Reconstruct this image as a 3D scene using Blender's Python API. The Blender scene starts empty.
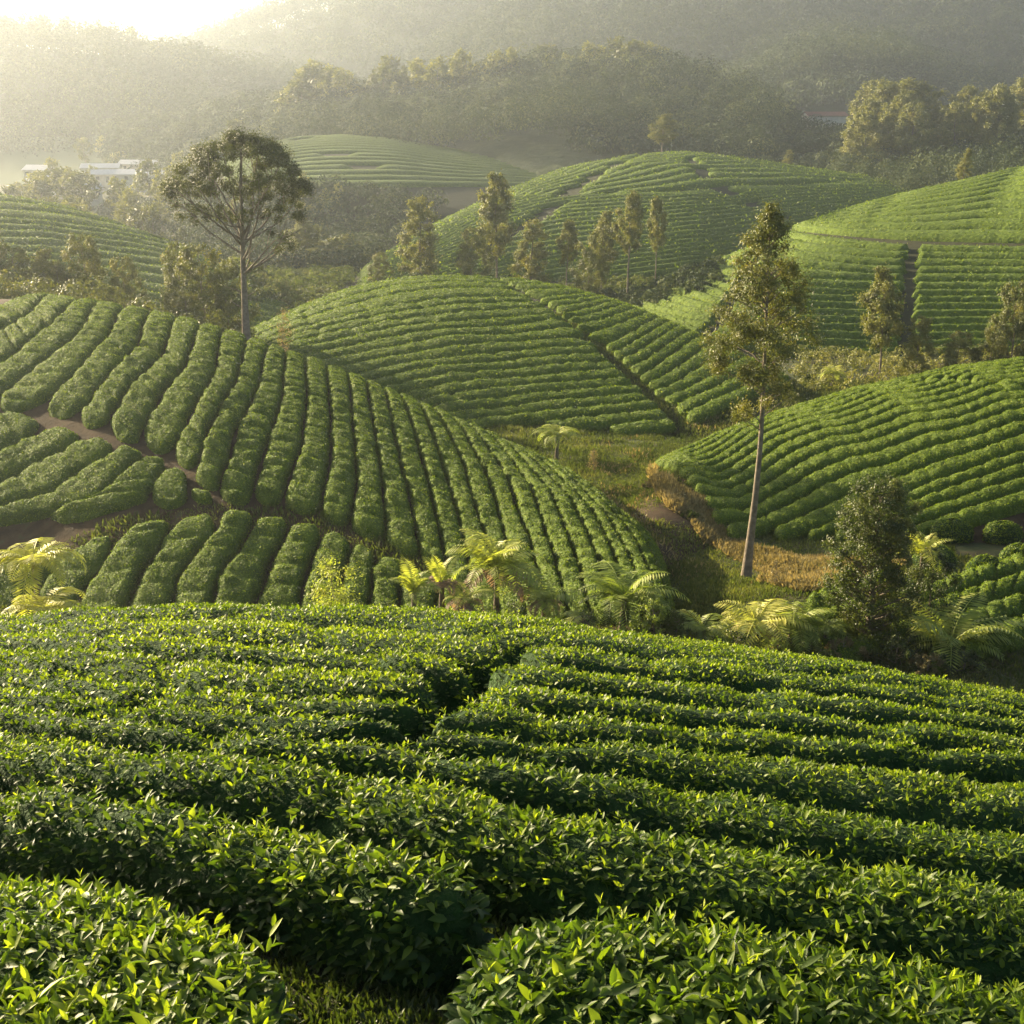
import bpy, math, random
import numpy as np
from math import radians, tan, sin, cos, pi
rng = np.random.default_rng(7); random.seed(7)
SC = bpy.context.scene; COL = SC.collection

# ------------------------------------------------------------------ camera, sky, sun, exposure
F = 1300.0; PITCH = radians(17.0)
cam_d = bpy.data.cameras.new('camera'); cam = bpy.data.objects.new('camera', cam_d); COL.objects.link(cam)
cam_d.sensor_width = 36; cam_d.lens = F/1024*36; cam_d.clip_start = .1; cam_d.clip_end = 9000
cam.location = (0, 0, 0); cam.rotation_euler = (pi/2-PITCH, 0, 0); SC.camera = cam

SUN_AZ = radians(-50); SUN_EL = radians(18)          # azimuth from the view direction, minus is left
SD = np.array([sin(SUN_AZ)*cos(SUN_EL), cos(SUN_AZ)*cos(SUN_EL), sin(SUN_EL)])
w = bpy.data.worlds.new('World'); SC.world = w; w.use_nodes = True
nt = w.node_tree; bg = nt.nodes['Background']; sky = nt.nodes.new('ShaderNodeTexSky'); sky.sky_type = 'NISHITA'
sky.sun_disc = False; sky.sun_elevation = SUN_EL; sky.sun_rotation = SUN_AZ; sky.dust_density = 3.0; sky.air_density = 1.0; sky.ozone_density = 1.0
nt.links.new(sky.outputs[0], bg.inputs[0]); bg.inputs[1].default_value = 0.06
sl = bpy.data.lights.new('sun', 'SUN'); sl.energy = 5.0; sl.angle = radians(.6); sl.color = (1.0, .82, .53)
so = bpy.data.objects.new('sun', sl); COL.objects.link(so)
import mathutils
so.rotation_euler = mathutils.Vector(SD).to_track_quat('Z', 'Y').to_euler()
so.location = (-60, 30, 60)
SC.view_settings.view_transform = 'Standard'; SC.view_settings.look = 'None'; SC.view_settings.exposure = 1.88; SC.view_settings.gamma = 1
HAZE = .00029; HAZE_G = .72; HAZE_COL = (.82, .90, 1.0)
cy = SC.cycles
cy.max_bounces = 5; cy.diffuse_bounces = 3; cy.glossy_bounces = 2; cy.transmission_bounces = 3; cy.transparent_max_bounces = 6; cy.volume_bounces = 1
cy.use_denoising = True; cy.use_adaptive_sampling = True; cy.adaptive_threshold = .02
cy.caustics_reflective = False; cy.caustics_refractive = False; cy.sample_clamp_indirect = 4

# ------------------------------------------------------------------ helpers
def ae(px, py):                                        # pixel -> (x/y, z/y) of its sight line
    px = np.asarray(px, float); py = np.asarray(py, float)
    u = (px-512)/F; v = (512-py)/F; yy = cos(PITCH)+v*sin(PITCH)
    return u/yy, (-sin(PITCH)+v*cos(PITCH))/yy
def hsh(ix, iy, iz):
    h = (ix.astype(np.int64)*73856093) ^ (iy.astype(np.int64)*19349663) ^ (iz.astype(np.int64)*83492791)
    h = (h ^ (h >> 13))*1274126177 & 0x7fffffff
    return ((h ^ (h >> 16)) & 0xffff)/65535.0
def noise(x, y, z=0., s=1.):                           # value noise, -1..1
    x = np.asarray(x, float)/s; y = np.asarray(y, float)/s; z = np.asarray(z, float)/s+np.zeros_like(x)
    xi, yi, zi = np.floor(x), np.floor(y), np.floor(z); fx, fy, fz = x-xi, y-yi, z-zi
    fx, fy, fz = [f*f*(3-2*f) for f in (fx, fy, fz)]; r = 0
    for a in (0, 1):
        for b in (0, 1):
            for c in (0, 1):
                r = r+hsh(xi+a, yi+b, zi+c)*(fx if a else 1-fx)*(fy if b else 1-fy)*(fz if c else 1-fz)
    return r*2-1
def fbm(x, y, z=0., s=1., o=3):
    r = 0; a = 1; t = 0
    for k in range(o): r = r+a*noise(x, y, z, s); t += a; a *= .5; s *= .47
    return r/t
def mesh(name, V, Q=None, T=None, mats=(), mi=None, smooth=True, attrs=None):
    V = np.ascontiguousarray(V, dtype=np.float32); Q = np.zeros((0, 4), int) if Q is None else np.asarray(Q).reshape(-1, 4)
    T = np.zeros((0, 3), int) if T is None else np.asarray(T).reshape(-1, 3)
    me = bpy.data.meshes.new(name); nq, n3 = len(Q), len(T)
    me.vertices.add(len(V)); me.vertices.foreach_set('co', V.ravel())
    me.loops.add(nq*4+n3*3); me.loops.foreach_set('vertex_index', np.concatenate([Q.ravel(), T.ravel()]).astype(np.int32))
    me.polygons.add(nq+n3)
    ls = np.concatenate([np.arange(nq)*4, nq*4+np.arange(n3)*3]).astype(np.int32)
    me.polygons.foreach_set('loop_start', ls)
    me.polygons.foreach_set('use_smooth', np.full(nq+n3, smooth, dtype=bool))
    for m in mats: me.materials.append(m)
    if mi is not None: me.polygons.foreach_set('material_index', np.asarray(mi, dtype=np.int32))
    for k, a in (attrs or {}).items():
        at = me.attributes.new(k, 'FLOAT', 'FACE'); at.data.foreach_set('value', np.asarray(a, dtype=np.float32))
    me.update(calc_edges=True); return me
def obj(name, me, parent=None, loc=(0, 0, 0)):
    o = bpy.data.objects.new(name, me); COL.objects.link(o); o.location = loc
    if parent: o.parent = parent
    return o
def tag(o, label=None, cat=None, group=None, kind=None):
    for k, v in (('label', label), ('category', cat), ('group', group), ('kind', kind)):
        if v: o[k] = v
    return o
def empty(name, loc, rz=0):
    o = bpy.data.objects.new(name, None); COL.objects.link(o); o.location = loc; o.rotation_euler = (0, 0, rz); o.empty_display_size = .3; return o
ORD = 'first second third fourth fifth sixth seventh eighth ninth tenth eleventh twelfth thirteenth fourteenth fifteenth sixteenth seventeenth eighteenth nineteenth twentieth'.split()
ORD += ['twenty-'+x for x in ORD[:9]]+['thirtieth']+['thirty-'+x for x in ORD[:9]]+['fortieth']+['forty-'+x for x in ORD[:9]]

class Buf:                                             # collects faces with material index and per-face tint
    def __init__(s): s.V = []; s.Q = []; s.T = []; s.qm = []; s.tm = []; s.qa = []; s.ta = []; s.n = 0
    def add(s, V, Q=None, T=None, m=0, a=None):
        V = np.asarray(V, float).reshape(-1, 3); s.V.append(V)
        if Q is not None and len(Q):
            Q = np.asarray(Q).reshape(-1, 4); s.Q.append(Q+s.n); s.qm.append(np.full(len(Q), m)); s.qa.append(np.zeros(len(Q))+(0.5 if a is None else a))
        if T is not None and len(T):
            T = np.asarray(T).reshape(-1, 3); s.T.append(T+s.n); s.tm.append(np.full(len(T), m)); s.ta.append(np.zeros(len(T))+(0.5 if a is None else a))
        s.n += len(V)
    def mesh(s, name, mats, smooth=True, off=(0, 0, 0)):
        cat = lambda L, k: np.concatenate(L) if L else np.zeros((0, k), int)
        c1 = lambda L: np.concatenate(L) if L else np.zeros(0)
        return mesh(name, np.concatenate(s.V)-np.array(off), cat(s.Q, 4), cat(s.T, 3), mats, np.concatenate([c1(s.qm), c1(s.tm)]), smooth,
                    {'tint': np.concatenate([c1(s.qa), c1(s.ta)])})
def nrm(v): return v/np.maximum(np.linalg.norm(v, axis=-1, keepdims=True), 1e-9)
def grid_faces(n, m):
    i = np.arange(n-1)[:, None]*m+np.arange(m-1)[None]; i = i.ravel(); return np.stack([i, i+1, i+m+1, i+m], 1)
def tang(D, N, k=.85): D = D-k*np.sum(D*N, -1, keepdims=True)*N; return nrm(D)
def tube(buf, P, R, sides=7, m=0, a=None):
    P = np.asarray(P, float); R = np.asarray(R, float); n = len(P)
    T = nrm(np.gradient(P, axis=0)); ref = np.array([1., .13, 0.]); 
    A = nrm(np.cross(T, ref)); B = np.cross(T, A); th = np.arange(sides)/sides*2*pi
    V = P[:, None]+R[:, None, None]*(A[:, None]*np.cos(th)[None, :, None]+B[:, None]*np.sin(th)[None, :, None])
    i = (np.arange(n-1)[:, None]*sides+np.arange(sides)[None]).ravel(); j = (np.arange(n-1)[:, None]*sides+(np.arange(sides)[None]+1) % sides).ravel()
    buf.add(V.reshape(-1, 3), np.stack([i, j, j+sides, i+sides], 1), None, m, a)
# leaves: rhombic blades (2 triangles folded) or real curved blades
def leaf_frames(P, D, N, L, W):
    D = nrm(D); S = nrm(np.cross(D, N)); N2 = np.cross(S, D); return D, S, N2
def add_blades(buf, P, D, N, L, W, tint, m=1):
    D, S, N2 = leaf_frames(P, D, N, L, W); L = L[:, None]; W = W[:, None]; n = len(P)
    V = np.stack([P, P+D*L*.45+S*W*.5+N2*W*.12, P+D*L, P+D*L*.45-S*W*.5+N2*W*.12], 1).reshape(-1, 3)
    i = np.arange(n)*4; buf.add(V, np.stack([i, i+1, i+2, i+3], 1), None, m, tint)
def add_leaves(buf, P, D, N, L, W, tint, curl, m=1):
    D, S, N2 = leaf_frames(P, D, N, L, W); L = L[:, None]; W = W[:, None]; c = curl[:, None]; n = len(P)
    def pt(t, s, k=0.): return P+D*L*t*(1-.25*c*t)+S*W*.5*s+N2*(W*.22*abs(s)-L*c*t*t*.55+k)
    V = np.stack([P, pt(.22, .78), pt(.22, 0), pt(.22, -.78), pt(.55, .92), pt(.55, 0), pt(.55, -.92), pt(.82, .45), pt(.82, 0), pt(.82, -.45), pt(1., 0)], 1).reshape(-1, 3)
    b = np.arange(n)*11; q = []; t = []
    for r in (1, 4):
        for k in (0, 1): q.append(np.stack([b+r+k, b+r+k+3, b+r+k+4, b+r+k+1], 1))
    for k in (0, 1):
        t.append(np.stack([b, b+1+k, b+2+k], 1)); t.append(np.stack([b+7+k, b+10, b+8+k], 1))
    buf.add(V, np.concatenate(q), None, m, np.tile(tint, 4)); 
    buf.T.append(np.concatenate(t)+buf.n-len(V)); buf.tm.append(np.full(n*4, m)); buf.ta.append(np.tile(tint, 4))

# ------------------------------------------------------------------ materials
def mat(name): m = bpy.data.materials.new(name); m.use_nodes = True; return m, m.node_tree, m.node_tree.nodes['Principled BSDF'], m.node_tree.nodes['Material Output']
def ramp(nt, stops):
    r = nt.nodes.new('ShaderNodeValToRGB'); e = r.color_ramp.elements
    while len(e) < len(stops): e.new(.5)
    for k, (p, c) in enumerate(stops): e[k].position = p; e[k].color = (*c, 1)
    return r
def tex(nt, scale, detail=4, rough=.55, coord='Generated', dim='3D'):
    g = nt.nodes.new('ShaderNodeNewGeometry'); n = nt.nodes.new('ShaderNodeTexNoise'); n.inputs['Scale'].default_value = scale
    n.inputs['Detail'].default_value = detail; n.inputs['Roughness'].default_value = rough; nt.links.new(g.outputs['Position'], n.inputs['Vector']); return n
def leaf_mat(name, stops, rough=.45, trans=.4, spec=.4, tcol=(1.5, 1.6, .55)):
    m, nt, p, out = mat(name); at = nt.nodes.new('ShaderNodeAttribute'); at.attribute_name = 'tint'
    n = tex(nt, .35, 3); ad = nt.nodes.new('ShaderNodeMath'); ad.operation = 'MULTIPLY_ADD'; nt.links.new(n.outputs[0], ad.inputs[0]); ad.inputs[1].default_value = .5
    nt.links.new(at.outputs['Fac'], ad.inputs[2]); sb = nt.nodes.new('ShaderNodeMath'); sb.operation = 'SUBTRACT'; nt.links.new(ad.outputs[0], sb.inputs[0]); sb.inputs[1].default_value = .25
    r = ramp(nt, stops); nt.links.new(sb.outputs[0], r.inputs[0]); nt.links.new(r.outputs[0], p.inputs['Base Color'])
    p.inputs['Roughness'].default_value = rough; p.inputs['Specular IOR Level'].default_value = spec
    tr = nt.nodes.new('ShaderNodeBsdfTranslucent'); mu = nt.nodes.new('ShaderNodeMix'); mu.data_type = 'RGBA'; mu.blend_type = 'MULTIPLY'; mu.inputs[0].default_value = 1
    nt.links.new(r.outputs[0], mu.inputs[6]); mu.inputs[7].default_value = (*tcol, 1); mu.clamp_result = False; nt.links.new(mu.outputs[2], tr.inputs[0])
    mx = nt.nodes.new('ShaderNodeMixShader'); mx.inputs[0].default_value = trans; nt.links.new(p.outputs[0], mx.inputs[1]); nt.links.new(tr.outputs[0], mx.inputs[2])
    nt.links.new(mx.outputs[0], out.inputs[0]); return m
def rough_mat(name, stops, scale, rough=.9, bump=.3, bscale=None, detail=5, bdist=.1):
    m, nt, p, out = mat(name); n = tex(nt, scale, detail); r = ramp(nt, stops); nt.links.new(n.outputs[0], r.inputs[0]); nt.links.new(r.outputs[0], p.inputs['Base Color'])
    p.inputs['Roughness'].default_value = rough; p.inputs['Specular IOR Level'].default_value = .15
    if bump:
        n2 = tex(nt, bscale or scale*4, 4, .6); b = nt.nodes.new('ShaderNodeBump'); b.inputs['Strength'].default_value = bump; b.inputs['Distance'].default_value = bdist
        nt.links.new(n2.outputs[0], b.inputs['Height']); nt.links.new(b.outputs[0], p.inputs['Normal'])
    return m
M_TEA = leaf_mat('tea_leaf', [(0., (.02, .048, .007)), (.45, (.10, .155, .013)), (.75, (.26, .31, .022)), (1., (.40, .45, .05))], .5, .42, .3)
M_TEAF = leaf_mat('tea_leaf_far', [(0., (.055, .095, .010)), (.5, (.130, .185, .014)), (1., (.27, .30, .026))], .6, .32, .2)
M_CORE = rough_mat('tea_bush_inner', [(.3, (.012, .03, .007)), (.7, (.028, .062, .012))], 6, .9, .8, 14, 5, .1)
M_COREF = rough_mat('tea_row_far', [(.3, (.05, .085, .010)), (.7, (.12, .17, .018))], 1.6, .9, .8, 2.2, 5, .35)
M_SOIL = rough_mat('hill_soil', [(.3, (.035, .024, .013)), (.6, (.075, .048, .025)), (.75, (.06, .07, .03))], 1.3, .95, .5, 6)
M_SOILD = rough_mat('dark_soil', [(.3, (.022, .022, .01)), (.7, (.04, .045, .018))], 1.3, .95, .5, 6)  # darker green-brown soil of the far hills and the near slope
M_WOOD = rough_mat('tea_stem', [(.3, (.09, .07, .05)), (.7, (.2, .17, .13))], 8, .9, .4, 30)
M_BARK = rough_mat('bark', [(.3, (.13, .105, .075)), (.7, (.28, .235, .175))], 4, .9, .5, 12, 5, .05)
M_TREE = leaf_mat('olive_foliage', [(0., (.035, .05, .009)), (.5, (.10, .125, .02)), (1., (.21, .21, .04))], .5, .28, .35, (1.5, 1.3, .5))
M_OAK = leaf_mat('golden_foliage', [(0., (.06, .075, .015)), (.5, (.145, .165, .035)), (1., (.34, .30, .07))], .5, .30, .4, (1.3, 1.25, .5))
M_EUC = leaf_mat('pale_foliage', [(0., (.09, .105, .025)), (.5, (.21, .215, .055)), (1., (.38, .34, .10))], .55, .30, .3, (1.25, 1.25, .55))
M_DARK = leaf_mat('dark_foliage', [(0., (.03, .05, .012)), (.5, (.08, .105, .02)), (1., (.22, .21, .05))], .45, .34, .4)
M_FERN = leaf_mat('fern_frond', [(0., (.10, .14, .03)), (.5, (.26, .31, .065)), (1., (.48, .46, .12))], .5, .42, .3)
M_FERNP = leaf_mat('fern_frond_dry', [(0., (.14, .11, .07)), (.5, (.26, .19, .13)), (1., (.36, .27, .19))], .6, .4, .2, (1.3, 1.1, .8))
M_GRASS = leaf_mat('grass_blade', [(0., (.045, .065, .018)), (.5, (.10, .12, .035)), (1., (.19, .18, .065))], .7, .35, .1)
M_DRY = leaf_mat('dry_grass', [(0., (.12, .115, .05)), (.5, (.25, .22, .11)), (1., (.38, .33, .19))], .7, .4, .1, (1.3, 1.1, .6))
M_FOREST = leaf_mat('forest_foliage', [(0., (.022, .040, .018)), (.5, (.06, .085, .032)), (1., (.16, .18, .06))], .7, .18, .1, (1.3, 1.2, .6))
M_GROUND = rough_mat('valley_ground', [(.28, (.085, .062, .03)), (.42, (.06, .058, .024)), (.55, (.045, .060, .02)), (.72, (.09, .08, .035))], .5, .95, .6, 5)
M_HILLF = rough_mat('far_forest_floor', [(.3, (.02, .032, .012)), (.7, (.045, .06, .02))], .05, .95, .6, .3, 5, 2)
M_FIELD = rough_mat('far_field', [(.3, (.05, .08, .03)), (.7, (.08, .10, .04))], .02, .95, 0)
M_WALL = rough_mat('house_wall', [(.3, (.45, .42, .37)), (.7, (.6, .57, .5))], 1, .9, 0)
M_ROOF = rough_mat('house_roof', [(.3, (.4, .4, .4)), (.7, (.52, .52, .52))], 1, .5, 0)
M_DARKW, _n, _p, _o = mat('window_dark'); _p.inputs['Base Color'].default_value = (.03, .03, .035, 1)
M_RUST = rough_mat('roof_red', [(.3, (.13, .06, .045)), (.7, (.17, .08, .06))], 1, .8, 0)

# ------------------------------------------------------------------ terrain
def Vz(x, y):
    z = np.interp(y, [-200, 0, 45, 60, 90, 125, 160, 260, 400, 900, 4000], [-10, -17, -20.3, -21.7, -23.1, -25, -25.6, -27, -28, -28, -28])
    z = z-1.8*np.clip(-(np.asarray(x)+2)/8., 0, 1)*np.exp(-((np.asarray(y)-52)/16.)**2)
    return z+fbm(x, y, 0, 14., 3)*.35
class Hill:                                            # canopy skyline seen from the camera, its distance and how fast the dome falls away
    def __init__(s, pts, h=.8, sil_lift=0):
        P = np.array(pts, float); a, e = ae(P[:, 0], P[:, 1]); s.a, s.e, s.D, s.c, s.h = a, e, P[:, 2], P[:, 3], h
        s.ff = np.linspace(a[0], a[-1], 400); ee = np.interp(s.ff, a, e); dd = np.interp(s.ff, a, s.D); cc = np.interp(s.ff, a, s.c)
        k = np.exp(-np.linspace(-2, 2, 21)**2); k /= k.sum()
        sm = lambda q: np.convolve(np.pad(q, 10, 'reflect', reflect_type='odd'), k, 'valid')
        s.ee, s.dd, s.cc = sm(ee), sm(dd), sm(cc)
    def f(s, a):
        ex = np.interp(a, s.ff, s.ee); lo = np.maximum(s.ff[0]-a, 0); hi = np.maximum(a-s.ff[-1], 0)
        sl = (s.ee[8]-s.ee[0])/(s.ff[8]-s.ff[0]); sr = (s.ee[-1]-s.ee[-9])/(s.ff[-1]-s.ff[-9])
        return ex-lo*sl+hi*sr-(lo+hi)**2*.3, np.interp(a, s.ff, s.dd), np.interp(a, s.ff, s.cc)
    def zc(s, x, y): 
        e, D, c = s.f(x/np.maximum(y, 1.)); return e*y-c*(y-D)**2
    def zg(s, x, y): return s.zc(x, y)-s.h
    def hit(s, px, py):                                # pixel -> (x, y) on the canopy (points over the skyline go behind it)
        a, e = ae(px, py); es, D, c = s.f(a); k = es-e
        w = np.where(k > 0, (-k+np.sqrt(np.maximum(k*k+4*c*k*D, 0)))/(2*c), k*F*.5*D/100)
        y = D-w; return np.stack([a*y, y], -1)
class Fore:                                            # the slope the camera stands on
    h = .42; Dc = 14.; Q = .0518
    def __init__(s, pts):
        P = np.array(pts, float); a, e = ae(P[:, 0], P[:, 1]); s.ff = np.linspace(a[0], a[-1], 300); k = np.hanning(61); k /= k.sum()
        s.ee = np.convolve(np.pad(np.interp(s.ff, a, e), 30, 'reflect', reflect_type='odd'), k, 'valid')
    def es(s, a): a = np.clip(a, -.62, .62); return np.interp(a, s.ff, s.ee)-np.maximum(a-s.ff[-1], 0)*.25-np.maximum(s.ff[0]-a, 0)*.1
    def g(s, w): return ((w*w+.5)**.75-.5**.75)*s.Q
    def zc(s, x, y): yy = np.maximum(y, 3.); return s.es(x/yy)*y-s.g(s.Dc-y)
    def zg(s, x, y): return s.zc(x, y)-s.h
    def hit(s, px, py):
        a, e = ae(px, py); k = s.es(a)-e; lo = np.zeros_like(k); hi = np.full_like(k, s.Dc)
        for _ in range(40):
            m = (lo+hi)/2; up = k*(s.Dc-m) > s.g(m); lo = np.where(up, m, lo); hi = np.where(up, hi, m)
        w = np.where(k > 0, lo, k*F*.12); y = s.Dc-w; return np.stack([a*y, y], -1)
FG = Fore([(-60, 628), (0, 617), (60, 610), (130, 606), (200, 604), (300, 604), (400, 607), (500, 612), (560, 620), (640, 632), (720, 643), (800, 653), (880, 664), (960, 678), (1024, 691), (1080, 704)])
H = {}
H['L'] = Hill([(-260, 300, 104, .008), (-120, 290, 104, .008), (0, 291, 102, .008), (50, 294, 100, .008), (100, 301, 98, .0079), (150, 310, 97, .0078), (200, 321, 95, .0078), (250, 336, 94, .0078), (300, 353, 92, .0078), (350, 372, 90, .0078), (400, 393, 88, .0078), (450, 414, 86, .0078), (500, 436, 83, .0078), (550, 457, 79, .0078), (600, 482, 75, .0078), (635, 507, 71, .008), (652, 532, 67, .008), (664, 560, 62, .008), (680, 610, 57, .008)], .6)
H['C'] = Hill([(120, 400, 120, .006), (200, 352, 128, .005), (245, 331, 135, .0046), (300, 306, 142, .0044), (350, 287, 148, .0043), (400, 276, 150, .0043), (450, 273, 150, .0043), (500, 276, 150, .0043), (560, 285, 148, .0043), (620, 301, 145, .0043), (680, 325, 139, .0045), (720, 344, 133, .0047), (760, 362, 128, .005), (790, 377, 123, .005), (812, 394, 118, .005), (850, 430, 112, .005)], .7)
H['R'] = Hill([(600, 520, 78, .007), (640, 476, 83, .007), (655, 460, 86, .007), (680, 443, 90, .007), (720, 431, 94, .007), (760, 416, 97, .007), (800, 402, 99, .007), (850, 388, 100, .0072), (900, 375, 101, .0073), (950, 366, 101, .0074), (1000, 358, 101, .0075), (1060, 352, 101, .0075), (1200, 345, 100, .0075), (1400, 360, 95, .0075)], .65)
H['R2'] = Hill([(560, 345, 170, .003), (620, 302, 184, .0026), (660, 285, 192, .0024), (700, 266, 200, .0022), (740, 250, 208, .0021), (780, 232, 216, .0021), (795, 224, 219, .0021), (830, 212, 224, .0021), (880, 198, 230, .0021), (940, 183, 234, .0021), (1000, 169, 236, .0021), (1060, 158, 236, .0021), (1250, 150, 236, .0021), (1500, 200, 230, .0021)], .9)
H['B'] = Hill([(290, 310, 222, .002), (340, 280, 232, .0016), (380, 251, 255, .0013), (430, 226, 285, .0012), (480, 200, 310, .0011), (540, 175, 335, .0011), (590, 160, 348, .0011), (640, 153, 352, .0011), (690, 151, 355, .0011), (740, 157, 358, .0011), (800, 166, 362, .0011), (860, 174, 370, .0011), (915, 184, 380, .0011), (1100, 230, 380, .0011)], .9)
H['BL'] = Hill([(120, 230, 400, .0007), (200, 165, 440, .0006), (260, 141, 465, .0006), (300, 134.5, 475, .0006), (340, 132.5, 480, .0006), (390, 136, 482, .0006), (440, 145, 484, .0006), (500, 153, 486, .0006), (570, 163, 490, .0006), (700, 190, 490, .0007)], .9)
H['FL'] = Hill([(-350, 200, 215, .0036), (-200, 185, 215, .0036), (-60, 185, 215, .0036), (0, 191, 214, .0036), (40, 198, 213, .0036), (80, 207, 212, .0037), (130, 222, 208, .0038), (180, 239, 203, .0038), (220, 256, 199, .0038), (260, 274, 195, .0038), (310, 298, 188, .0038), (380, 340, 175, .004)], .9)
H['FM'] = Hill([(-200, 160, 760, .0006), (40, 158, 740, .0006), (120, 152, 700, .0006), (200, 142, 670, .0006), (260, 128, 650, .0006), (330, 112, 630, .0006), (430, 112, 610, .0006), (500, 98, 600, .0006), (560, 92, 600, .0006), (620, 93, 600, .0006), (680, 103, 590, .0006), (740, 120, 570, .0006), (800, 138, 540, .0007), (850, 156, 480, .0008), (950, 158, 450, .0009), (1024, 150, 440, .0009), (1300, 130, 440, .0009)], 0)
H['FH'] = Hill([(-300, 100, 900, .0003), (-100, 108, 880, .0003), (60, 116, 860, .0003), (130, 121, 850, .0003), (200, 125, 840, .0003), (300, 140, 820, .0003)], 0)
H['M1'] = Hill([(-500, 20, 1000, .0004), (-200, 34, 1000, .0004), (0, 46, 1000, .0004), (60, 52, 1000, .0004), (110, 58, 1000, .0004), (170, 71, 1000, .0004), (210, 79, 1000, .0004), (270, 92, 1000, .0004), (400, 115, 1000, .0004), (600, 140, 1000, .0004)], 0)
H['M2'] = Hill([(80, 95, 1500, .0003), (150, 68, 1500, .0003), (180, 58, 1500, .0003), (215, 46, 1500, .0003), (250, 32, 1500, .0003), (300, 17, 1500, .0003), (340, 6, 1500, .0003), (400, -12, 1500, .0003), (500, -28, 1500, .0003), (700, -34, 1500, .0003), (900, -30, 1500, .0003), (1200, -20, 1500, .0003)], 0)
H['M4'] = Hill([(260, 130, 1150, .0004), (340, 108, 1170, .0004), (408, 76, 1190, .0004), (459, 40, 1200, .0004), (525, 6, 1210, .0004), (600, -12, 1220, .0004), (700, -20, 1220, .0004), (900, -22, 1220, .0004), (1200, -10, 1220, .0004)], 0)
H['M3'] = Hill([(600, 145, 830, .0005), (680, 112, 840, .0005), (720, 94, 850, .0005), (760, 78, 850, .0005), (800, 66, 850, .0005), (850, 60, 850, .0005), (900, 66, 850, .0005), (940, 86, 850, .0005), (1000, 112, 850, .0005), (1100, 125, 850, .0005)], 0)
def T(x, y):
    z = np.maximum(Vz(x, y), 0*x-99)
    for k, hl in H.items(): z = np.maximum(z, np.where(y > 20, hl.zg(x, y), -99))
    z = np.where((x > 1)&(x < 49)&(y > 43)&(y < 75), np.maximum(z, HO.zg(x, y)), z)
    return np.where(y < 70, np.maximum(z, FG.zg(x, y)), z)

def terrain(name, hl, a0, a1, y0, y1, na, ny, material, rough=.0, rs=8., drop=.6):
    A, Y = np.meshgrid(np.linspace(a0, a1, na), np.linspace(y0, y1, ny)); X = A*Y; Z = hl.zg(X, Y)
    V0 = Vz(X, Y); Z = Z+(fbm(X, Y, 0, rs, 3)*rough if rough else 0); keep = (Z > V0-drop); Z = np.maximum(Z, V0-drop*2)
    Q = grid_faces(ny, na); k = keep.ravel()[Q].any(1); Q = Q[k]
    u, inv = np.unique(Q, return_inverse=True); V = np.stack([X, Y, Z], -1).reshape(-1, 3)[u]
    return tag(obj(name, mesh(name, V, inv.reshape(-1, 4), None, [material])), kind='structure')
# valley sheet, one piece to beyond the mountains
yy = np.concatenate([np.linspace(-60, 40, 26), np.linspace(42, 140, 120), np.geomspace(142, 4200, 110)]); tt = np.linspace(-1, 1, 260)
TT, YY = np.meshgrid(tt, yy); XX = np.sign(TT)*np.abs(TT)**1.5*(40+np.maximum(YY, 0)*.9+100)
mesh_v = mesh('ground', np.stack([XX, YY, Vz(XX, YY)], -1).reshape(-1, 3), grid_faces(len(yy), len(tt)), None, [M_GROUND]); tag(obj('ground', mesh_v), kind='structure')
# the camera's own slope
xs = np.linspace(-45, 45, 181); ys = np.concatenate([np.linspace(-12, 16, 110), np.linspace(16.5, 62, 60)]); X, Y = np.meshgrid(xs, ys); Z = FG.zg(X, Y)+fbm(X, Y, 0, 1.2, 3)*.05
Z = np.maximum(Z, Vz(X, Y)-1.5)
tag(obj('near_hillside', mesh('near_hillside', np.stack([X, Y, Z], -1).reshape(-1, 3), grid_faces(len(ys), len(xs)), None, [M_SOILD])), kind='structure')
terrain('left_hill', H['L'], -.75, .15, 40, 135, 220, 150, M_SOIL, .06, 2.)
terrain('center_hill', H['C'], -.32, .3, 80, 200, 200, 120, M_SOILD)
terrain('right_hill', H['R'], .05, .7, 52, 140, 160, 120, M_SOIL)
terrain('right_far_hill', H['R2'], .02, .8, 120, 330, 140, 120, M_SOILD)
terrain('back_center_hill', H['B'], -.2, .45, 190, 520, 140, 120, M_SOILD)
terrain('back_left_hill', H['BL'], -.35, .2, 250, 720, 120, 120, M_SOILD)
terrain('far_left_hill', H['FL'], -.7, -.05, 130, 300, 140, 100, M_SOILD)
terrain('forest_ridge', H['FM'], -.6, .65, 300, 1000, 160, 120, M_HILLF, 1.5, 40)
terrain('field_hill', H['FH'], -.65, -.1, 500, 1300, 60, 60, M_FIELD)
terrain('misty_ridge', H['M1'], -.8, .1, 650, 1500, 100, 80, M_HILLF, 5, 90)
terrain('mountain', H['M2'], -.4, .7, 900, 2300, 120, 90, M_HILLF, 12, 160)
terrain('mountain_spur', H['M4'], -.22, .65, 700, 1700, 120, 90, M_HILLF, 10, 120)
terrain('wooded_knoll', H['M3'], .05, .5, 600, 1150, 100, 70, M_HILLF, 4, 60)

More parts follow.
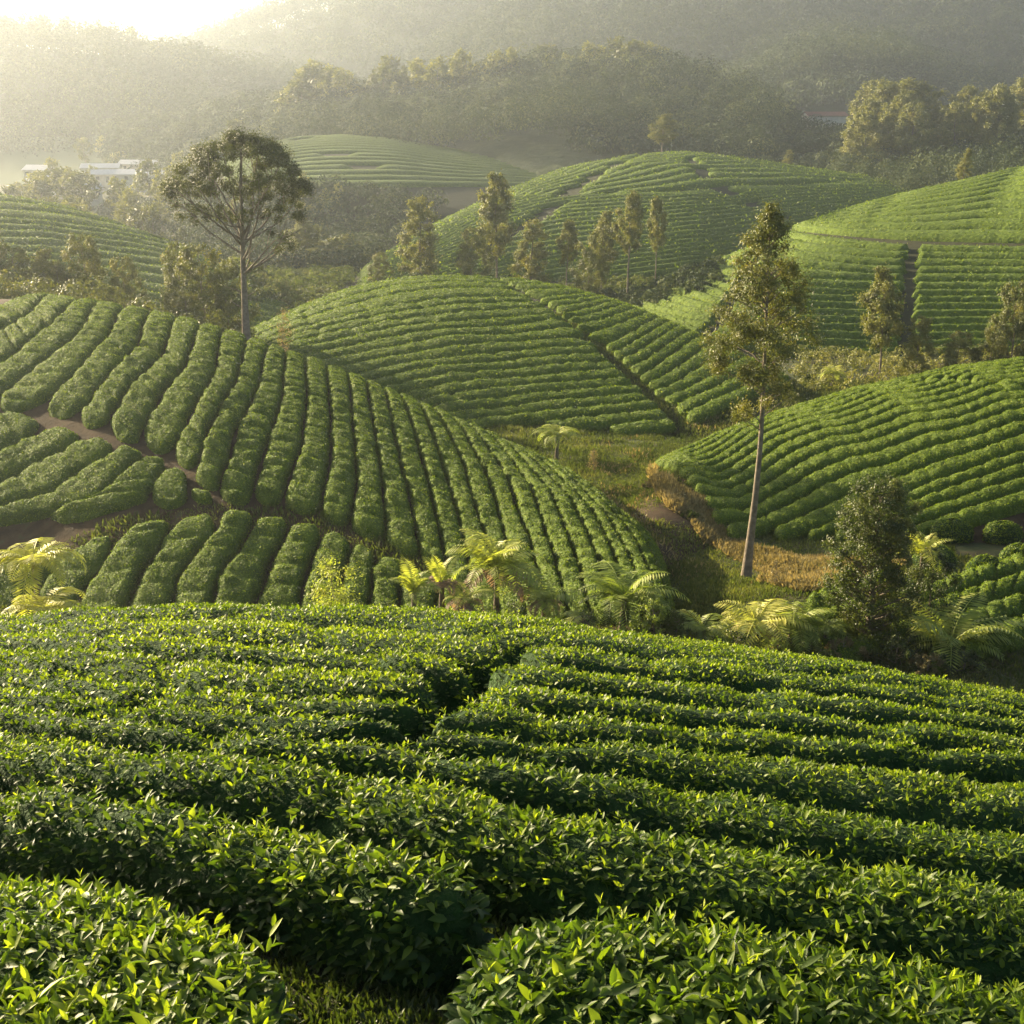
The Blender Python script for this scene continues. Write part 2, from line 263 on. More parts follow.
# ------------------------------------------------------------------ tea hedges
def resample(P, n):
    P = np.asarray(P, float); d = np.r_[0, np.cumsum(np.linalg.norm(np.diff(P, axis=0), axis=1))]
    s = np.linspace(0, d[-1], n); Q = np.stack([np.interp(s, d, P[:, k]) for k in (0, 1)], 1)
    m = max(3, n//14) | 1; k = np.hanning(m+2)[1:-1]; k /= k.sum()
    return np.stack([np.convolve(np.pad(Q[:, c], m//2, 'reflect', reflect_type='odd'), k, 'valid') for c in (0, 1)], 1)
def curve_px(hl, pts, n=160, ext0=0, ext1=0):
    pts = np.array(pts, float); d = np.r_[0, np.cumsum(np.linalg.norm(np.diff(pts, axis=0), axis=1))]; s = np.linspace(0, d[-1], 60)
    W = hl.hit(np.interp(s, d, pts[:, 0]), np.interp(s, d, pts[:, 1]))
    if ext0: W = np.vstack([W[0]+nrm(W[0]-W[3])*ext0, W])
    if ext1: W = np.vstack([W, W[-1]+nrm(W[-1]-W[-4])*ext1])
    return resample(W, n)
def family(hl, guides, counts, n=160, **kw):           # gap curves interpolated between guide curves
    G = [curve_px(hl, g, n, **kw) for g in guides]; C = []
    for i, c in enumerate(counts):
        for k in range(c): t = k/c; C.append(G[i]*(1-t)+G[i+1]*t)
    C.append(G[-1]); return C
def to_px(P3):
    x, y, z = P3[..., 0], P3[..., 1], P3[..., 2]; d = y*cos(PITCH)-z*sin(PITCH); up = y*sin(PITCH)+z*cos(PITCH)
    return 512+F*x/d, 512-F*up/d
def cutdist(P, cut):                                   # distance of points to a polyline
    best = np.full(len(P), 1e9)
    for A, B in zip(cut[:-1], cut[1:]):
        ab = B-A; t = np.clip(((P-A)@ab)/max(ab@ab, 1e-9), 0, 1); best = np.minimum(best, np.linalg.norm(P-(A+t[:, None]*ab), axis=1))
    return best
LEAFCNT = 0
def hedge(hl, A, B, cuts=(), notches=(), inside=None, step=.25, lump=.07, gap=.07, vs=None, leafmode=None, minlen=1.2, mats=None, name='tea_hedge', hscale=1., wob=.05, endpx=None, seamper=1.3, rnd=.9, pe=3.4, pp=.5):
    """rows between gap curves A and B; returns the list of made objects (cut into pieces where paths cross)"""
    global LEAFCNT
    mid = (A+B)/2; L = np.r_[0, np.cumsum(np.linalg.norm(np.diff(mid, axis=0), axis=1))]
    n = max(8, int(L[-1]/step)); s = np.linspace(0, L[-1], n); ii = np.interp(s, L, np.arange(len(L)))
    rs = lambda Q: np.stack([np.interp(ii, np.arange(len(Q)), Q[:, k]) for k in (0, 1)], 1)
    a, b, m = rs(A), rs(B), rs(mid); wid = np.linalg.norm(a-b, axis=1); ok = wid > .28
    for cu, hw in cuts: ok &= cutdist(m, cu) > hw
    z = hl.zc(m[:, 0], m[:, 1]); ok &= z-hl.h > Vz(m[:, 0], m[:, 1])-.25
    if inside is not None: px, py = to_px(np.stack([m[:, 0], m[:, 1], z], 1)); ok &= inside(px, py, m)
    out = []; i = 0
    if vs is None: vs = np.array([-1, -.985, -.93, -.8, -.6, -.3, 0, .3, .6, .8, .93, .985, 1])
    while i < n:
        if not ok[i]: i += 1; continue
        j = i
        while j+1 < n and ok[j+1]: j += 1
        if s[j]-s[i] > minlen:
            sl = slice(i, j+1); aa, bb, ss, ww = a[sl], b[sl], s[sl], wid[sl]; mm = (aa+bb)/2; hwid = ww*.5
            d = np.minimum(ss-ss[0], ss[-1]-ss); t = np.clip(1-d/np.maximum(hwid*rnd, .2), 0, 1)
            fw = np.sqrt(np.maximum(1-t*t, .02))*(1-gap*2/np.maximum(ww, .5)*.5)*.985; fh = (1-t**3)**.45
            sd = float(rng.uniform(0, 900)); fw = fw*(1-wob*.5+wob*noise(ss, 0*ss+sd, 0, .9)+wob*.5*noise(ss, 0*ss+sd, 5., .35))
            P = mm[:, None]+(bb-aa)[:, None]*.5*(vs*1.0)[None, :, None]*fw[:, None, None]
            pr = np.maximum(1-np.abs(vs)**pe, 0)**pp
            x, y = P[..., 0], P[..., 1]; zc = hl.zc(x, y); h = hl.h*hscale
            lm = fbm(x, y, sd, .9, 3)*lump+noise(x, y, 3, .3)*lump*.45
            seam = -np.abs(np.maximum(0, 1-np.abs(((ss+noise(ss, 0*ss+sd, 2, 3)*.6) % seamper)-seamper/2)/.22))[:, None]*lump*1.5
            hh = h*pr[None]*fh[:, None]
            for cu, hw in notches:
                dd = cutdist(mm, cu); hh = hh*(1-.75*np.clip(1-dd/hw, 0, 1)**1.5)[:, None]
            z3 = zc-h+hh+(lm+seam)*pr[None]-.12*(pr[None] == 0)
            V = np.stack([x, y, z3], -1).reshape(-1, 3); Q = grid_faces(len(ss), len(vs)); buf = Buf(); buf.add(V, Q, None, 0)
            if leafmode: leafmode(buf, V, Q, mm)
            o = mm[len(mm)//2]; off = (o[0], o[1], float(hl.zg(o[0], o[1])))
            ob = obj(name, buf.mesh(name, mats or [M_COREF], True, off), None, off); ob['_m'] = 0; del ob['_m']; out.append(ob)
        i = j+1
    return out
def sample_faces(V, Q, dens):                          # dens: per-face density
    a, b, c, d = V[Q[:, 0]], V[Q[:, 1]], V[Q[:, 2]], V[Q[:, 3]]
    cr = np.cross(c-a, d-b); ar = np.linalg.norm(cr, axis=1)*.5; nn = nrm(cr); nn *= np.where(nn[:, 2:3] < 0, -1, 1)
    nf = rng.poisson(ar*dens); idx = np.repeat(np.arange(len(Q)), nf); u = rng.random((len(idx), 2))
    u0, u1 = u[:, :1], u[:, 1:]; P = (a[idx]*(1-u0)+b[idx]*u0)*(1-u1)+(d[idx]*(1-u0)+c[idx]*u0)*u1
    return P, nn[idx], idx
def far_leaves(size, dens, tmin=.0, tmax=1.):
    def fn(buf, V, Q, mm):
        c = V[Q].mean(1); vis = np.ones(len(Q))*dens
        P, N, _ = sample_faces(V, Q, vis); n = len(P)
        if not n: return
        Lf = size*rng.uniform(.6, 1.3, n); D = nrm(N*rng.uniform(-.1, .5, n)[:, None]+rng.normal(0, .8, (n, 3))); NN = nrm(N+rng.normal(0, .38, (n, 3))); D = tang(D, NN, .75)
        ti = np.clip(.42+.22*rng.normal(size=n), tmin, tmax); add_blades(buf, P+N*size*.15, D, NN, Lf, Lf*.6, ti, 1)
    return fn
def near_leaves(buf, V, Q, mm):
    c = V[Q].mean(1); dist = np.linalg.norm(c, axis=1); px, py = to_px(c); vis = (px > -160) & (px < 1190) & (c[:, 1] > 2.5)
    dens = np.interp(dist, [4, 6, 8, 10, 16], [1500, 1700, 1700, 1300, 1000])*np.where(vis, 1, np.where((px > -600) & (px < 1620) & (c[:, 1] > 1.5), .35, .05))
    P, N, idx = sample_faces(V, Q, dens); n = len(P); dl = dist[idx]
    base = np.interp(dl, [5, 6.2, 7.5, 9, 16], [.095, .074, .056, .043, .040])
    up = np.array([0, 0, 1.]); 
    th = rng.uniform(0, 2*pi, n); side = np.stack([np.cos(th), np.sin(th), 0*th], 1)
    top = np.clip(N[:, 2], 0, 1)[:, None]
    D = nrm(side*rng.uniform(.5, 1.1, n)[:, None]+N*.75+up*(rng.uniform(-.25, .55, n)[:, None])*top+rng.normal(0, .15, (n, 3)))
    NN = nrm(up*.9+N*.6+rng.normal(0, .45, (n, 3))); Ls = base*rng.uniform(.55, 1.3, n); depth = rng.random(n)
    P = P-N*(depth**2*.13)[:, None]+N*.012
    ti = np.clip(.16+(.36+.16*np.clip((dl-6)/3, 0, 1))*(1-depth)*top[:, 0]**2+.12*rng.normal(size=n), 0, .85)  # young growth yellower on top; sunlit brightening also put into this tint
    nr = dl < 9
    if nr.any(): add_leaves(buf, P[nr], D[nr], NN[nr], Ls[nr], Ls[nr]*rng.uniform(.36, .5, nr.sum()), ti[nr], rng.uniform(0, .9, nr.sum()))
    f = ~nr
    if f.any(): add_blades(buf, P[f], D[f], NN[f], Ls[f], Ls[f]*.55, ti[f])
    # young shoots standing out of the plucked surface
    P, N, idx = sample_faces(V, Q, np.where(vis, np.interp(dist, [4, 6, 9, 15], [60, 90, 130, 130]), 2)*(np.interp(fbm(c[:, 0], c[:, 1], 3, 1.0, 2), [-.4, .5], [.35, 1.7]))); n = len(P)
    if not n: return
    keep = N[:, 2] > .45; P, N, idx = P[keep], N[keep], idx[keep]; n = len(P); dl = dist[idx]
    ax = nrm(N+rng.normal(0, .3, (n, 3))); hgt = rng.gamma(2.2, 1, n)*np.interp(dl, [5, 7, 10], [.036, .020, .009])+.008; k = 4
    Pk = np.repeat(P+ax*hgt[:, None], k, 0); axk = np.repeat(ax, k, 0); th = (np.repeat(rng.uniform(0, 6.28, n), k)+np.tile(np.arange(k)*2.4, n))
    ring = np.stack([np.cos(th), np.sin(th), 0*th], 1); el = np.tile([.9, .55, .35, .2], n)
    D = nrm(ring*(1.15-el)[:, None]+axk*(el+.25)[:, None]); NN = nrm(axk*1.0-ring*.5*el[:, None]); sz = np.tile([.55, .8, 1., 1.1], n)*np.repeat(np.interp(dl, [5, 6.5, 8, 15], [.102, .072, .046, .042])*rng.uniform(.7, 1.25, n), k)
    Pk = Pk-axk*(np.tile([0, .1, .25, .45], n)*np.repeat(hgt, k))[:, None]; ti = np.clip(np.tile([1., .9, .75, .6], n)+rng.normal(0, .1, n*k)-np.repeat(rng.uniform(.08, .55, n), k), .25, 1)
    nr = np.repeat(dl < 9, k)
    if nr.any(): add_leaves(buf, Pk[nr], D[nr], NN[nr], sz[nr], sz[nr]*.36, ti[nr], rng.uniform(-.1, .5, nr.sum()))
    f = ~nr
    if f.any(): add_blades(buf, Pk[f], D[f], NN[f], sz[f], sz[f]*.5, ti[f])
VSF = np.array([-1, -.9, -.55, 0, .55, .9, 1.])
def wc(hl, pts, **k): return curve_px(hl, pts, 40, **k)

# --- foreground rows
K = [[(-140, 630), (-60, 620), (0, 617), (100, 608), (250, 604), (400, 606), (520, 614), (640, 632), (800, 653), (900, 668), (1024, 692), (1150, 722)],
     [(-140, 634), (-60, 626), (100, 616), (300, 616), (400, 625), (500, 638), (624, 647), (730, 664), (820, 674), (900, 685), (1024, 708), (1150, 740)],
     [(-140, 640), (-60, 634), (60, 629), (250, 640), (350, 647), (480, 656), (624, 670), (800, 688), (900, 700), (1024, 717), (1150, 746)],
     [(-140, 648), (0, 642), (150, 651), (300, 662), (465, 675), (624, 694), (722, 702), (850, 713), (1024, 731), (1150, 752)],
     [(-140, 664), (0, 664), (115, 675), (250, 689), (440, 699), (534, 707), (651, 716), (765, 727), (956, 745), (1024, 750), (1150, 765)],
     [(-140, 674), (0, 682), (100, 696), (240, 708), (430, 720), (534, 735), (651, 742), (874, 758), (1014, 770), (1150, 785)],
     [(-140, 688), (0, 703), (165, 722), (320, 738), (405, 744), (515, 754), (660, 776), (811, 794), (936, 811), (1024, 824), (1150, 840)],
     [(-140, 712), (0, 727), (250, 750), (400, 768), (515, 790), (663, 818), (780, 838), (905, 856), (1024, 874), (1150, 892)],
     [(-140, 748), (0, 767), (250, 796), (400, 828), (515, 866), (663, 898), (780, 922), (905, 944), (1024, 970), (1150, 1000)]]
for k in K:                                            # carry every row on beyond the frame
    k.insert(0, (k[0][0]-420, k[0][1]+(k[0][1]-k[1][1])*1.5+14)); k.append((k[-1][0]+420, k[-1][1]+(k[-1][1]-k[-2][1])*2.2))
KC = [curve_px(FG, k, 420) for k in K]
cutF = [(wc(FG, [(548, 636), (520, 644), (482, 664), (458, 684), (432, 708), (405, 730), (350, 742)]), .05)]
tagn = ['uppermost on the crest', 'second below the crest', 'third below the crest', 'fourth below the crest', 'fifth below the crest', 'sixth below the crest', 'seventh below the crest', 'eighth below the crest']
for k in range(8):
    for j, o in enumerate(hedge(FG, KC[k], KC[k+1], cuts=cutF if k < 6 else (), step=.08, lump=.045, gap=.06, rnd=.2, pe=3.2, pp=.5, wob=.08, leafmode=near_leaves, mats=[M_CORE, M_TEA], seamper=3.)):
        side = (('', 'right end, ', 'far end, ')[min(j, 2)]) if k > 5 else ('left of the diagonal gap, ' if o.location.x < -.5-.0*k else 'right of the diagonal gap, ')
        tag(o, 'sunlit tea hedge in foreground, '+side+tagn[k], 'tea hedge', 'foreground tea hedges')
def lone(pa, pb, label, **kw):
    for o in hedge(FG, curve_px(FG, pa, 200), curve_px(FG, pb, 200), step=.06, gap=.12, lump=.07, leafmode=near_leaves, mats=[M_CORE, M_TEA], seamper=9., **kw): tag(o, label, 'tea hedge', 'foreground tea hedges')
lone([(-560, 735), (-200, 748), (0, 776), (250, 808), (400, 842), (500, 880), (520, 895)], [(-560, 775), (-200, 795), (0, 822), (120, 838), (280, 885), (400, 918), (505, 912)], 'thick leafy tea hedge ending in a rounded tip above the dark gap')
lone([(-300, 822), (-100, 820), (0, 832), (150, 850), (250, 892), (318, 950)], [(-520, 1250), (-200, 1250), (0, 1240), (100, 1200), (180, 1150), (255, 1060)], 'tea bush at lower left corner with bright yellow young shoots')
lone([(440, 910), (520, 886), (640, 888), (780, 916), (905, 938), (1024, 965), (1200, 1020), (1560, 1120)], [(470, 1070), (560, 1075), (700, 1085), (800, 1100), (905, 1110), (1024, 1130), (1200, 1160), (1560, 1300)], 'glossy tea bush along the lower right edge')
# --- left hill rows
LG = [[(10, 297), (-20, 305), (-80, 325)], [(37, 300), (32, 307), (0, 327), (-60, 360)], [(65, 305), (57, 315), (25, 340), (-10, 366), (-60, 400)], [(91, 306), (82, 325), (45, 357), (0, 388), (-40, 412)],
      [(117, 311), (107, 332), (82, 360), (45, 397), (20, 420)], [(145, 316), (137, 340), (100, 380), (77, 410), (60, 430)], [(171, 322), (162, 350), (130, 380), (107, 415), (90, 440)], [(195, 330), (185, 362), (160, 388), (140, 430), (122, 460)],
      [(219, 338), (215, 367), (180, 430), (165, 455), (150, 480)], [(243, 347), (237, 373), (210, 418), (198, 455), (186, 500)], [(264, 354), (257, 385), (237, 422), (222, 470), (210, 510)], [(284, 360), (282, 392), (270, 430), (254, 478), (240, 520)],
      [(305, 366), (306, 400), (300, 440), (285, 485), (272, 530)], [(327, 374), (330, 405), (331, 455), (322, 492), (312, 540)], [(349, 382), (352, 412), (357, 470), (352, 507), (345, 550)], [(368, 389), (373, 420), (382, 480), (386, 525), (388, 560)],
      [(387, 397), (396, 440), (410, 495), (418, 540), (425, 575)], [(406, 405), (418, 440), (435, 505), (445, 552), (452, 590)], [(425, 412), (438, 447), (455, 500), (467, 545), (475, 600)], [(444, 421), (462, 457), (473, 495), (488, 540), (500, 610)],
      [(463, 429), (484, 465), (498, 508), (510, 545), (528, 612)], [(483, 438), (508, 474), (519, 507), (533, 545), (550, 612)], [(502, 446), (530, 480), (541, 512), (555, 555), (570, 612)], [(520, 454), (550, 488), (564, 522), (578, 558), (592, 612)],
      [(538, 463), (571, 497), (588, 531), (600, 560), (612, 612)], [(557, 472), (589, 503), (605, 530), (618, 560), (630, 612)], [(575, 481), (606, 512), (622, 538), (635, 565), (645, 612)], [(593, 491), (621, 518), (638, 543), (650, 568), (658, 612)],
      [(612, 503), (637, 527), (652, 552), (662, 575), (668, 612)], [(633, 520), (650, 537), (662, 556), (670, 580), (676, 612)]]
LC = [curve_px(H['L'], g, 200, ext0=9) for g in LG]
pathA = [(-80, 400), (0, 406), (40, 410), (75, 419), (110, 430), (150, 444), (178, 458), (200, 476), (212, 492)]
pathB = [(-80, 540), (0, 532), (60, 521), (130, 511), (200, 502), (235, 499), (265, 501), (330, 517), (380, 540), (430, 562), (470, 590)]
cA, cB = wc(H['L'], pathA), wc(H['L'], pathB); crack = wc(H['L'], [(0, 303), (40, 313), (70, 322), (105, 332), (150, 346), (180, 355), (250, 376), (300, 386), (360, 412), (400, 432), (440, 446), (470, 453), (520, 475)])
yA = lambda px: np.interp(px, [p[0] for p in pathA], [p[1] for p in pathA]); yB = lambda px: np.interp(px, [p[0] for p in pathB], [p[1] for p in pathB])
LL = far_leaves(.085, 230)
insU = lambda px, py, m: np.where(px < 212, py < yA(px)-3, np.where(px < 470, py < yB(px)-5, True))
nL = len(LC)-1
for k in range(nL):
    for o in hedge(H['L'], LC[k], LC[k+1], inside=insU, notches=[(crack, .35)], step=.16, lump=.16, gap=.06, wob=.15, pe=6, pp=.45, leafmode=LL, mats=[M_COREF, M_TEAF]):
        tag(o, 'tea hedge running down the left hill, %s from its right foot' % ORD[nL-1-k], 'tea hedge', 'tea hedges down the left hill')
MG = [[(30, 402), (0, 408), (-60, 425)], [(60, 416), (47, 424), (0, 447), (-60, 470)], [(95, 428), (87, 432), (32, 459), (0, 478), (-60, 500)], [(125, 438), (112, 447), (75, 469), (50, 487), (0, 502), (-60, 515)],
      [(150, 448), (137, 454), (110, 479), (90, 497), (40, 510), (-40, 525)], [(170, 456), (160, 467), (147, 490), (140, 510), (120, 525)], [(196, 468), (190, 474), (184, 497), (180, 520), (178, 530)], [(222, 480), (218, 488), (212, 500), (210, 520), (208, 530)]]
MC = [curve_px(H['L'], g, 120) for g in MG]
for k in range(len(MC)-1):
    for o in hedge(H['L'], MC[k], MC[k+1], inside=lambda px, py, m: (py > yA(px)+3) & (py < yB(px)-7), step=.16, lump=.12, gap=.07, wob=.15, pe=6, pp=.45, leafmode=LL, mats=[M_COREF, M_TEAF], minlen=.6):
        tag(o, 'short tea hedge between the left hill paths, %s from the left' % ORD[k], 'tea hedge', 'tea hedges between the hill paths')
NG = [[(40, 528), (10, 548), (-30, 580)], [(90, 530), (67, 547), (35, 585), (15, 625)], [(128, 520), (117, 537), (88, 575), (60, 628)], [(180, 508), (165, 530), (142, 567), (116, 628)], [(222, 502), (214, 525), (178, 570), (168, 628)],
      [(260, 505), (250, 525), (216, 572), (203, 628)], [(298, 508), (290, 518), (270, 555), (245, 628)], [(332, 515), (325, 525), (311, 555), (290, 628)], [(358, 527), (352, 540), (345, 560), (332, 628)], [(382, 540), (377, 550), (371, 572), (366, 628)],
      [(410, 550), (404, 562), (400, 580), (400, 628)], [(440, 562), (437, 570), (436, 590), (436, 628)], [(470, 578), (470, 590), (472, 600), (474, 628)]]
NC = [curve_px(H['L'], g, 120) for g in NG]
for k in range(len(NC)-1):
    for o in hedge(H['L'], NC[k], NC[k+1], inside=lambda px, py, m: py > yB(px)+6+9*(px < 130), step=.16, lump=.12, gap=.07, wob=.15, pe=6, pp=.45, leafmode=LL, mats=[M_COREF, M_TEAF]):
        tag(o, 'tea hedge below the left hill\'s bare path, %s from the left' % ORD[k], 'tea hedge', 'tea hedges at the left hill foot')
# --- center hill rows
CG = [[(225, 340), (300, 306), (350, 287), (400, 277), (450, 274.5), (500, 277), (560, 280), (600, 286)], [(225, 352), (300, 325), (395, 303), (450, 296), (500, 295), (545, 296), (590, 292), (630, 292)],
      [(235, 368), (290, 347), (395, 325), (496, 316), (565, 312), (606, 302), (650, 296)], [(300, 384), (400, 361), (496, 350), (560, 345), (606, 344), (651, 319), (700, 300)],
      [(370, 408), (430, 394), (496, 385), (560, 380), (640, 374), (691, 338), (735, 322)], [(440, 436), (496, 423), (600, 412), (668, 405), (728, 378), (790, 345)], [(490, 455), (560, 443), (600, 436), (681, 424), (731, 403), (770, 385), (812, 370)]]
CC = family(H['C'], CG, [4, 3, 4, 4, 4, 2], 160)
cutC = [(wc(H['C'], [(490, 274), (505, 279), (520, 287), (560, 311), (600, 343), (640, 380), (668, 406), (690, 424)]), .4)]
for k in range(len(CC)-1):
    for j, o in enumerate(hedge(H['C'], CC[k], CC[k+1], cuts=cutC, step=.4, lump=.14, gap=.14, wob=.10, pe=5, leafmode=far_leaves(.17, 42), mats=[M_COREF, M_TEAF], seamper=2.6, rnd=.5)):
        tag(o, 'tea hedge on the middle hill, %s of its diagonal path, %s from the top' % (('left', 'right')[min(j, 1)], ORD[k])+('' if j < 2 else ' far end'), 'tea hedge', 'tea hedges on the middle hill')
# --- right hill rows
RG = [[(635, 470), (655, 460), (720, 430), (768, 413), (850, 388), (950, 366), (1024, 356), (1120, 350)], [(735, 556), (790, 535), (868, 505), (928, 480), (1024, 446), (1120, 415)], [(780, 592), (868, 552), (930, 530), (1024, 502), (1120, 476)]]
bx, by = [640, 652, 660, 680, 700, 720, 740, 760, 800, 850, 900, 1024, 1150], [455, 470, 478, 489, 501, 520, 540, 553, 559, 558, 549, 520, 490]
RC = family(H['R'], RG, [13, 4], 200)
cutR = wc(H['R'], [(895, 382), (915, 378), (943, 377), (993, 379), (1024, 384), (1100, 396)])
RR = far_leaves(.10, 170, .1)
for k in range(len(RC)-1):
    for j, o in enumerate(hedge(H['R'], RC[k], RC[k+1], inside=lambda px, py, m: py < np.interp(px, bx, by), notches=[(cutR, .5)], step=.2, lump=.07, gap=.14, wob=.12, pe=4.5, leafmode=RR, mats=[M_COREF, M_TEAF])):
        tag(o, 'sunlit tea hedge slanting up the right hill, %s from its crest' % ORD[k]+('' if not j else ', short piece'), 'tea hedge', 'tea hedges on the right hill')
# --- far hills: many thin rows
def farrows(key, guides, counts, cuts, text, group, step, n=140, leaf=None, inside=None, gap=.35, notches=(), hs=1., names=('', ', beyond path', ', far end', ', last piece', ', tip')):
    C = family(H[key], guides, counts, n)
    for k in range(len(C)-1):
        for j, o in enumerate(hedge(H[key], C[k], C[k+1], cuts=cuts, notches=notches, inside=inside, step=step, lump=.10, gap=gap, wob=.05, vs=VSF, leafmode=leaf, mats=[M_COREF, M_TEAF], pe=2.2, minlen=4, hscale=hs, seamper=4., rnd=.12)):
            tag(o, text % ORD[k]+names[min(j, 4)], 'tea hedge', group)
h2 = H['R2']
farrows('R2', [[(790, 226), (850, 206), (900, 193), (960, 179), (1024, 165), (1120, 156)], [(800, 226), (850, 231), (920, 236), (1024, 238), (1120, 238)]], [11], (), 'thin tea row above the far right hill\'s road, %s from the crest', 'tea rows above the far right road', .5, leaf=far_leaves(.3, 4), gap=1.1)
farrows('R2', [[(760, 233), (795, 228), (830, 234), (900, 241), (1024, 243), (1120, 243)], [(695, 264), (760, 281), (850, 286), (1024, 286), (1120, 286)], [(640, 290), (700, 306), (780, 318), (900, 321), (1024, 319), (1120, 318)], [(600, 308), (680, 327), (760, 347), (850, 352), (1024, 350), (1120, 350)]], [6, 5, 4],
        [(wc(h2, [(914, 240), (910, 270), (908, 310), (905, 352)]), .3), (wc(h2, [(770, 245), (752, 262), (735, 290), (720, 320), (700, 335)]), .25)], 'tea row below the far right hill\'s road, %s under it', 'tea rows below the far right road', .5, leaf=far_leaves(.3, 4), gap=.7)
farrows('B', [[(345, 276), (430, 225), (500, 192), (560, 168), (640, 152), (700, 151), (800, 165), (915, 183)], [(345, 284), (430, 246), (500, 216), (560, 200), (640, 195), (720, 192), (800, 186), (930, 186)], [(335, 300), (430, 276), (500, 256), (600, 242), (700, 232), (850, 215), (950, 205)], [(380, 318), (500, 300), (600, 286), (700, 272), (850, 250), (950, 235)]],
        [12, 10, 9], [(wc(H['B'], [(645, 152), (610, 165), (580, 184), (540, 214), (500, 236), (455, 258)]), .7), (wc(H['B'], [(690, 155), (715, 183), (760, 205), (800, 225)]), .35)],
        'hazy tea row on the back round hill, %s from its crest', 'tea rows on the back round hill', 2., leaf=far_leaves(.5, 1.6), notches=[(wc(H['B'], [(500, 193), (620, 191), (720, 189), (860, 179)]), 2.5)], gap=.45)
farrows('BL', [[(215, 160), (260, 143), (300, 135.5), (340, 133.5), (390, 137), (440, 146), (500, 154), (570, 164), (640, 177)], [(225, 184), (340, 184.5), (450, 184), (540, 184), (620, 184)]], [16], [(wc(H['BL'], [(300, 136), (345, 155), (390, 178)]), .8)],
        'misty tea row on the hill behind the umbrella tree, %s from its crest', 'tea rows on the misty back hill', 3., gap=.6)
farrows('FL', [[(-120, 190), (0, 193), (40, 199), (60, 203)], [(-120, 212), (25, 216), (105, 226), (165, 238), (195, 250)], [(-120, 238), (60, 243), (160, 255), (225, 272), (270, 288)], [(-120, 268), (60, 275), (160, 290), (240, 305), (310, 315)], [(-120, 300), (60, 312), (200, 328), (310, 335)]], [3, 4, 4, 4], (),
        'shaded tea row behind the left trees, %s from its hill crest', 'tea rows on the left back hill', 1.2, leaf=far_leaves(.28, 9))

# --- low bushes of the hollow below the right hill
class Hollow:
    h = .7
    def zc(s, x, y): return s.zg(x, y)+s.h
    def zg(s, x, y): return Vz(x, y)+.9*np.exp(-((x-24)/9)**2-((y-57)/5)**2)+.9*np.exp(-((x-13)/6)**2-((y-53)/4)**2)
    def hit(s, px, py):
        a, e = ae(px, py); y = -20.5/e
        for _ in range(12): y = s.zc(a*y, y)/e
        return np.stack([a*y, y], -1)
HO = Hollow()
X, Y = np.meshgrid(np.linspace(0, 50, 100), np.linspace(42, 76, 70)); Z = HO.zg(X, Y)-.02-.6*((X < 1)|(X > 49)|(Y < 43)|(Y > 75))*.3
tag(obj('hollow_ground', mesh('hollow_ground', np.stack([X, Y, Z+.03], -1).reshape(-1, 3), grid_faces(70, 100), None, [M_GROUND])), kind='structure')
hg = [[(700, 628), (760, 603), (830, 580), (880, 570)], [(720, 640), (790, 615), (850, 595), (890, 583)], [(745, 652), (810, 628), (870, 606), (900, 596)], [(770, 664), (830, 641), (880, 620), (915, 608)], [(800, 676), (850, 655), (900, 634), (930, 622)]]
HC = [curve_px(HO, g, 100) for g in hg]
for k in range(4):
    for j, o in enumerate(hedge(HO, HC[k], HC[k+1], step=.16, lump=.16, gap=.1, wob=.14, leafmode=RR, mats=[M_COREF, M_TEAF], cuts=[(wc(HO, [(800+k*22, 560), (800+k*9, 600), (815-k*9, 690)]), .2)], minlen=.6)):
        tag(o, 'low irregular tea bushes in the hollow, %s from the dry grass, %s piece' % (ORD[k], ('left', 'right', 'last')[min(j, 2)]), 'tea bush', 'low tea bushes in the hollow')
hg = [[(905, 590), (960, 568), (1024, 548), (1100, 530)], [(910, 604), (960, 586), (1024, 566), (1100, 548)], [(915, 622), (970, 603), (1024, 586), (1100, 566)], [(925, 640), (980, 622), (1024, 607), (1100, 590)], [(935, 662), (990, 644), (1024, 634), (1100, 615)]]
HC = [curve_px(HO, g, 100) for g in hg]
for k in range(4):
    for o in hedge(HO, HC[k], HC[k+1], step=.16, lump=.14, gap=.12, wob=.12, leafmode=RR, mats=[M_COREF, M_TEAF]):
        tag(o, 'short tea row at the right edge below the right hill, %s from the top' % ORD[k], 'tea bush', 'tea rows at the right edge')
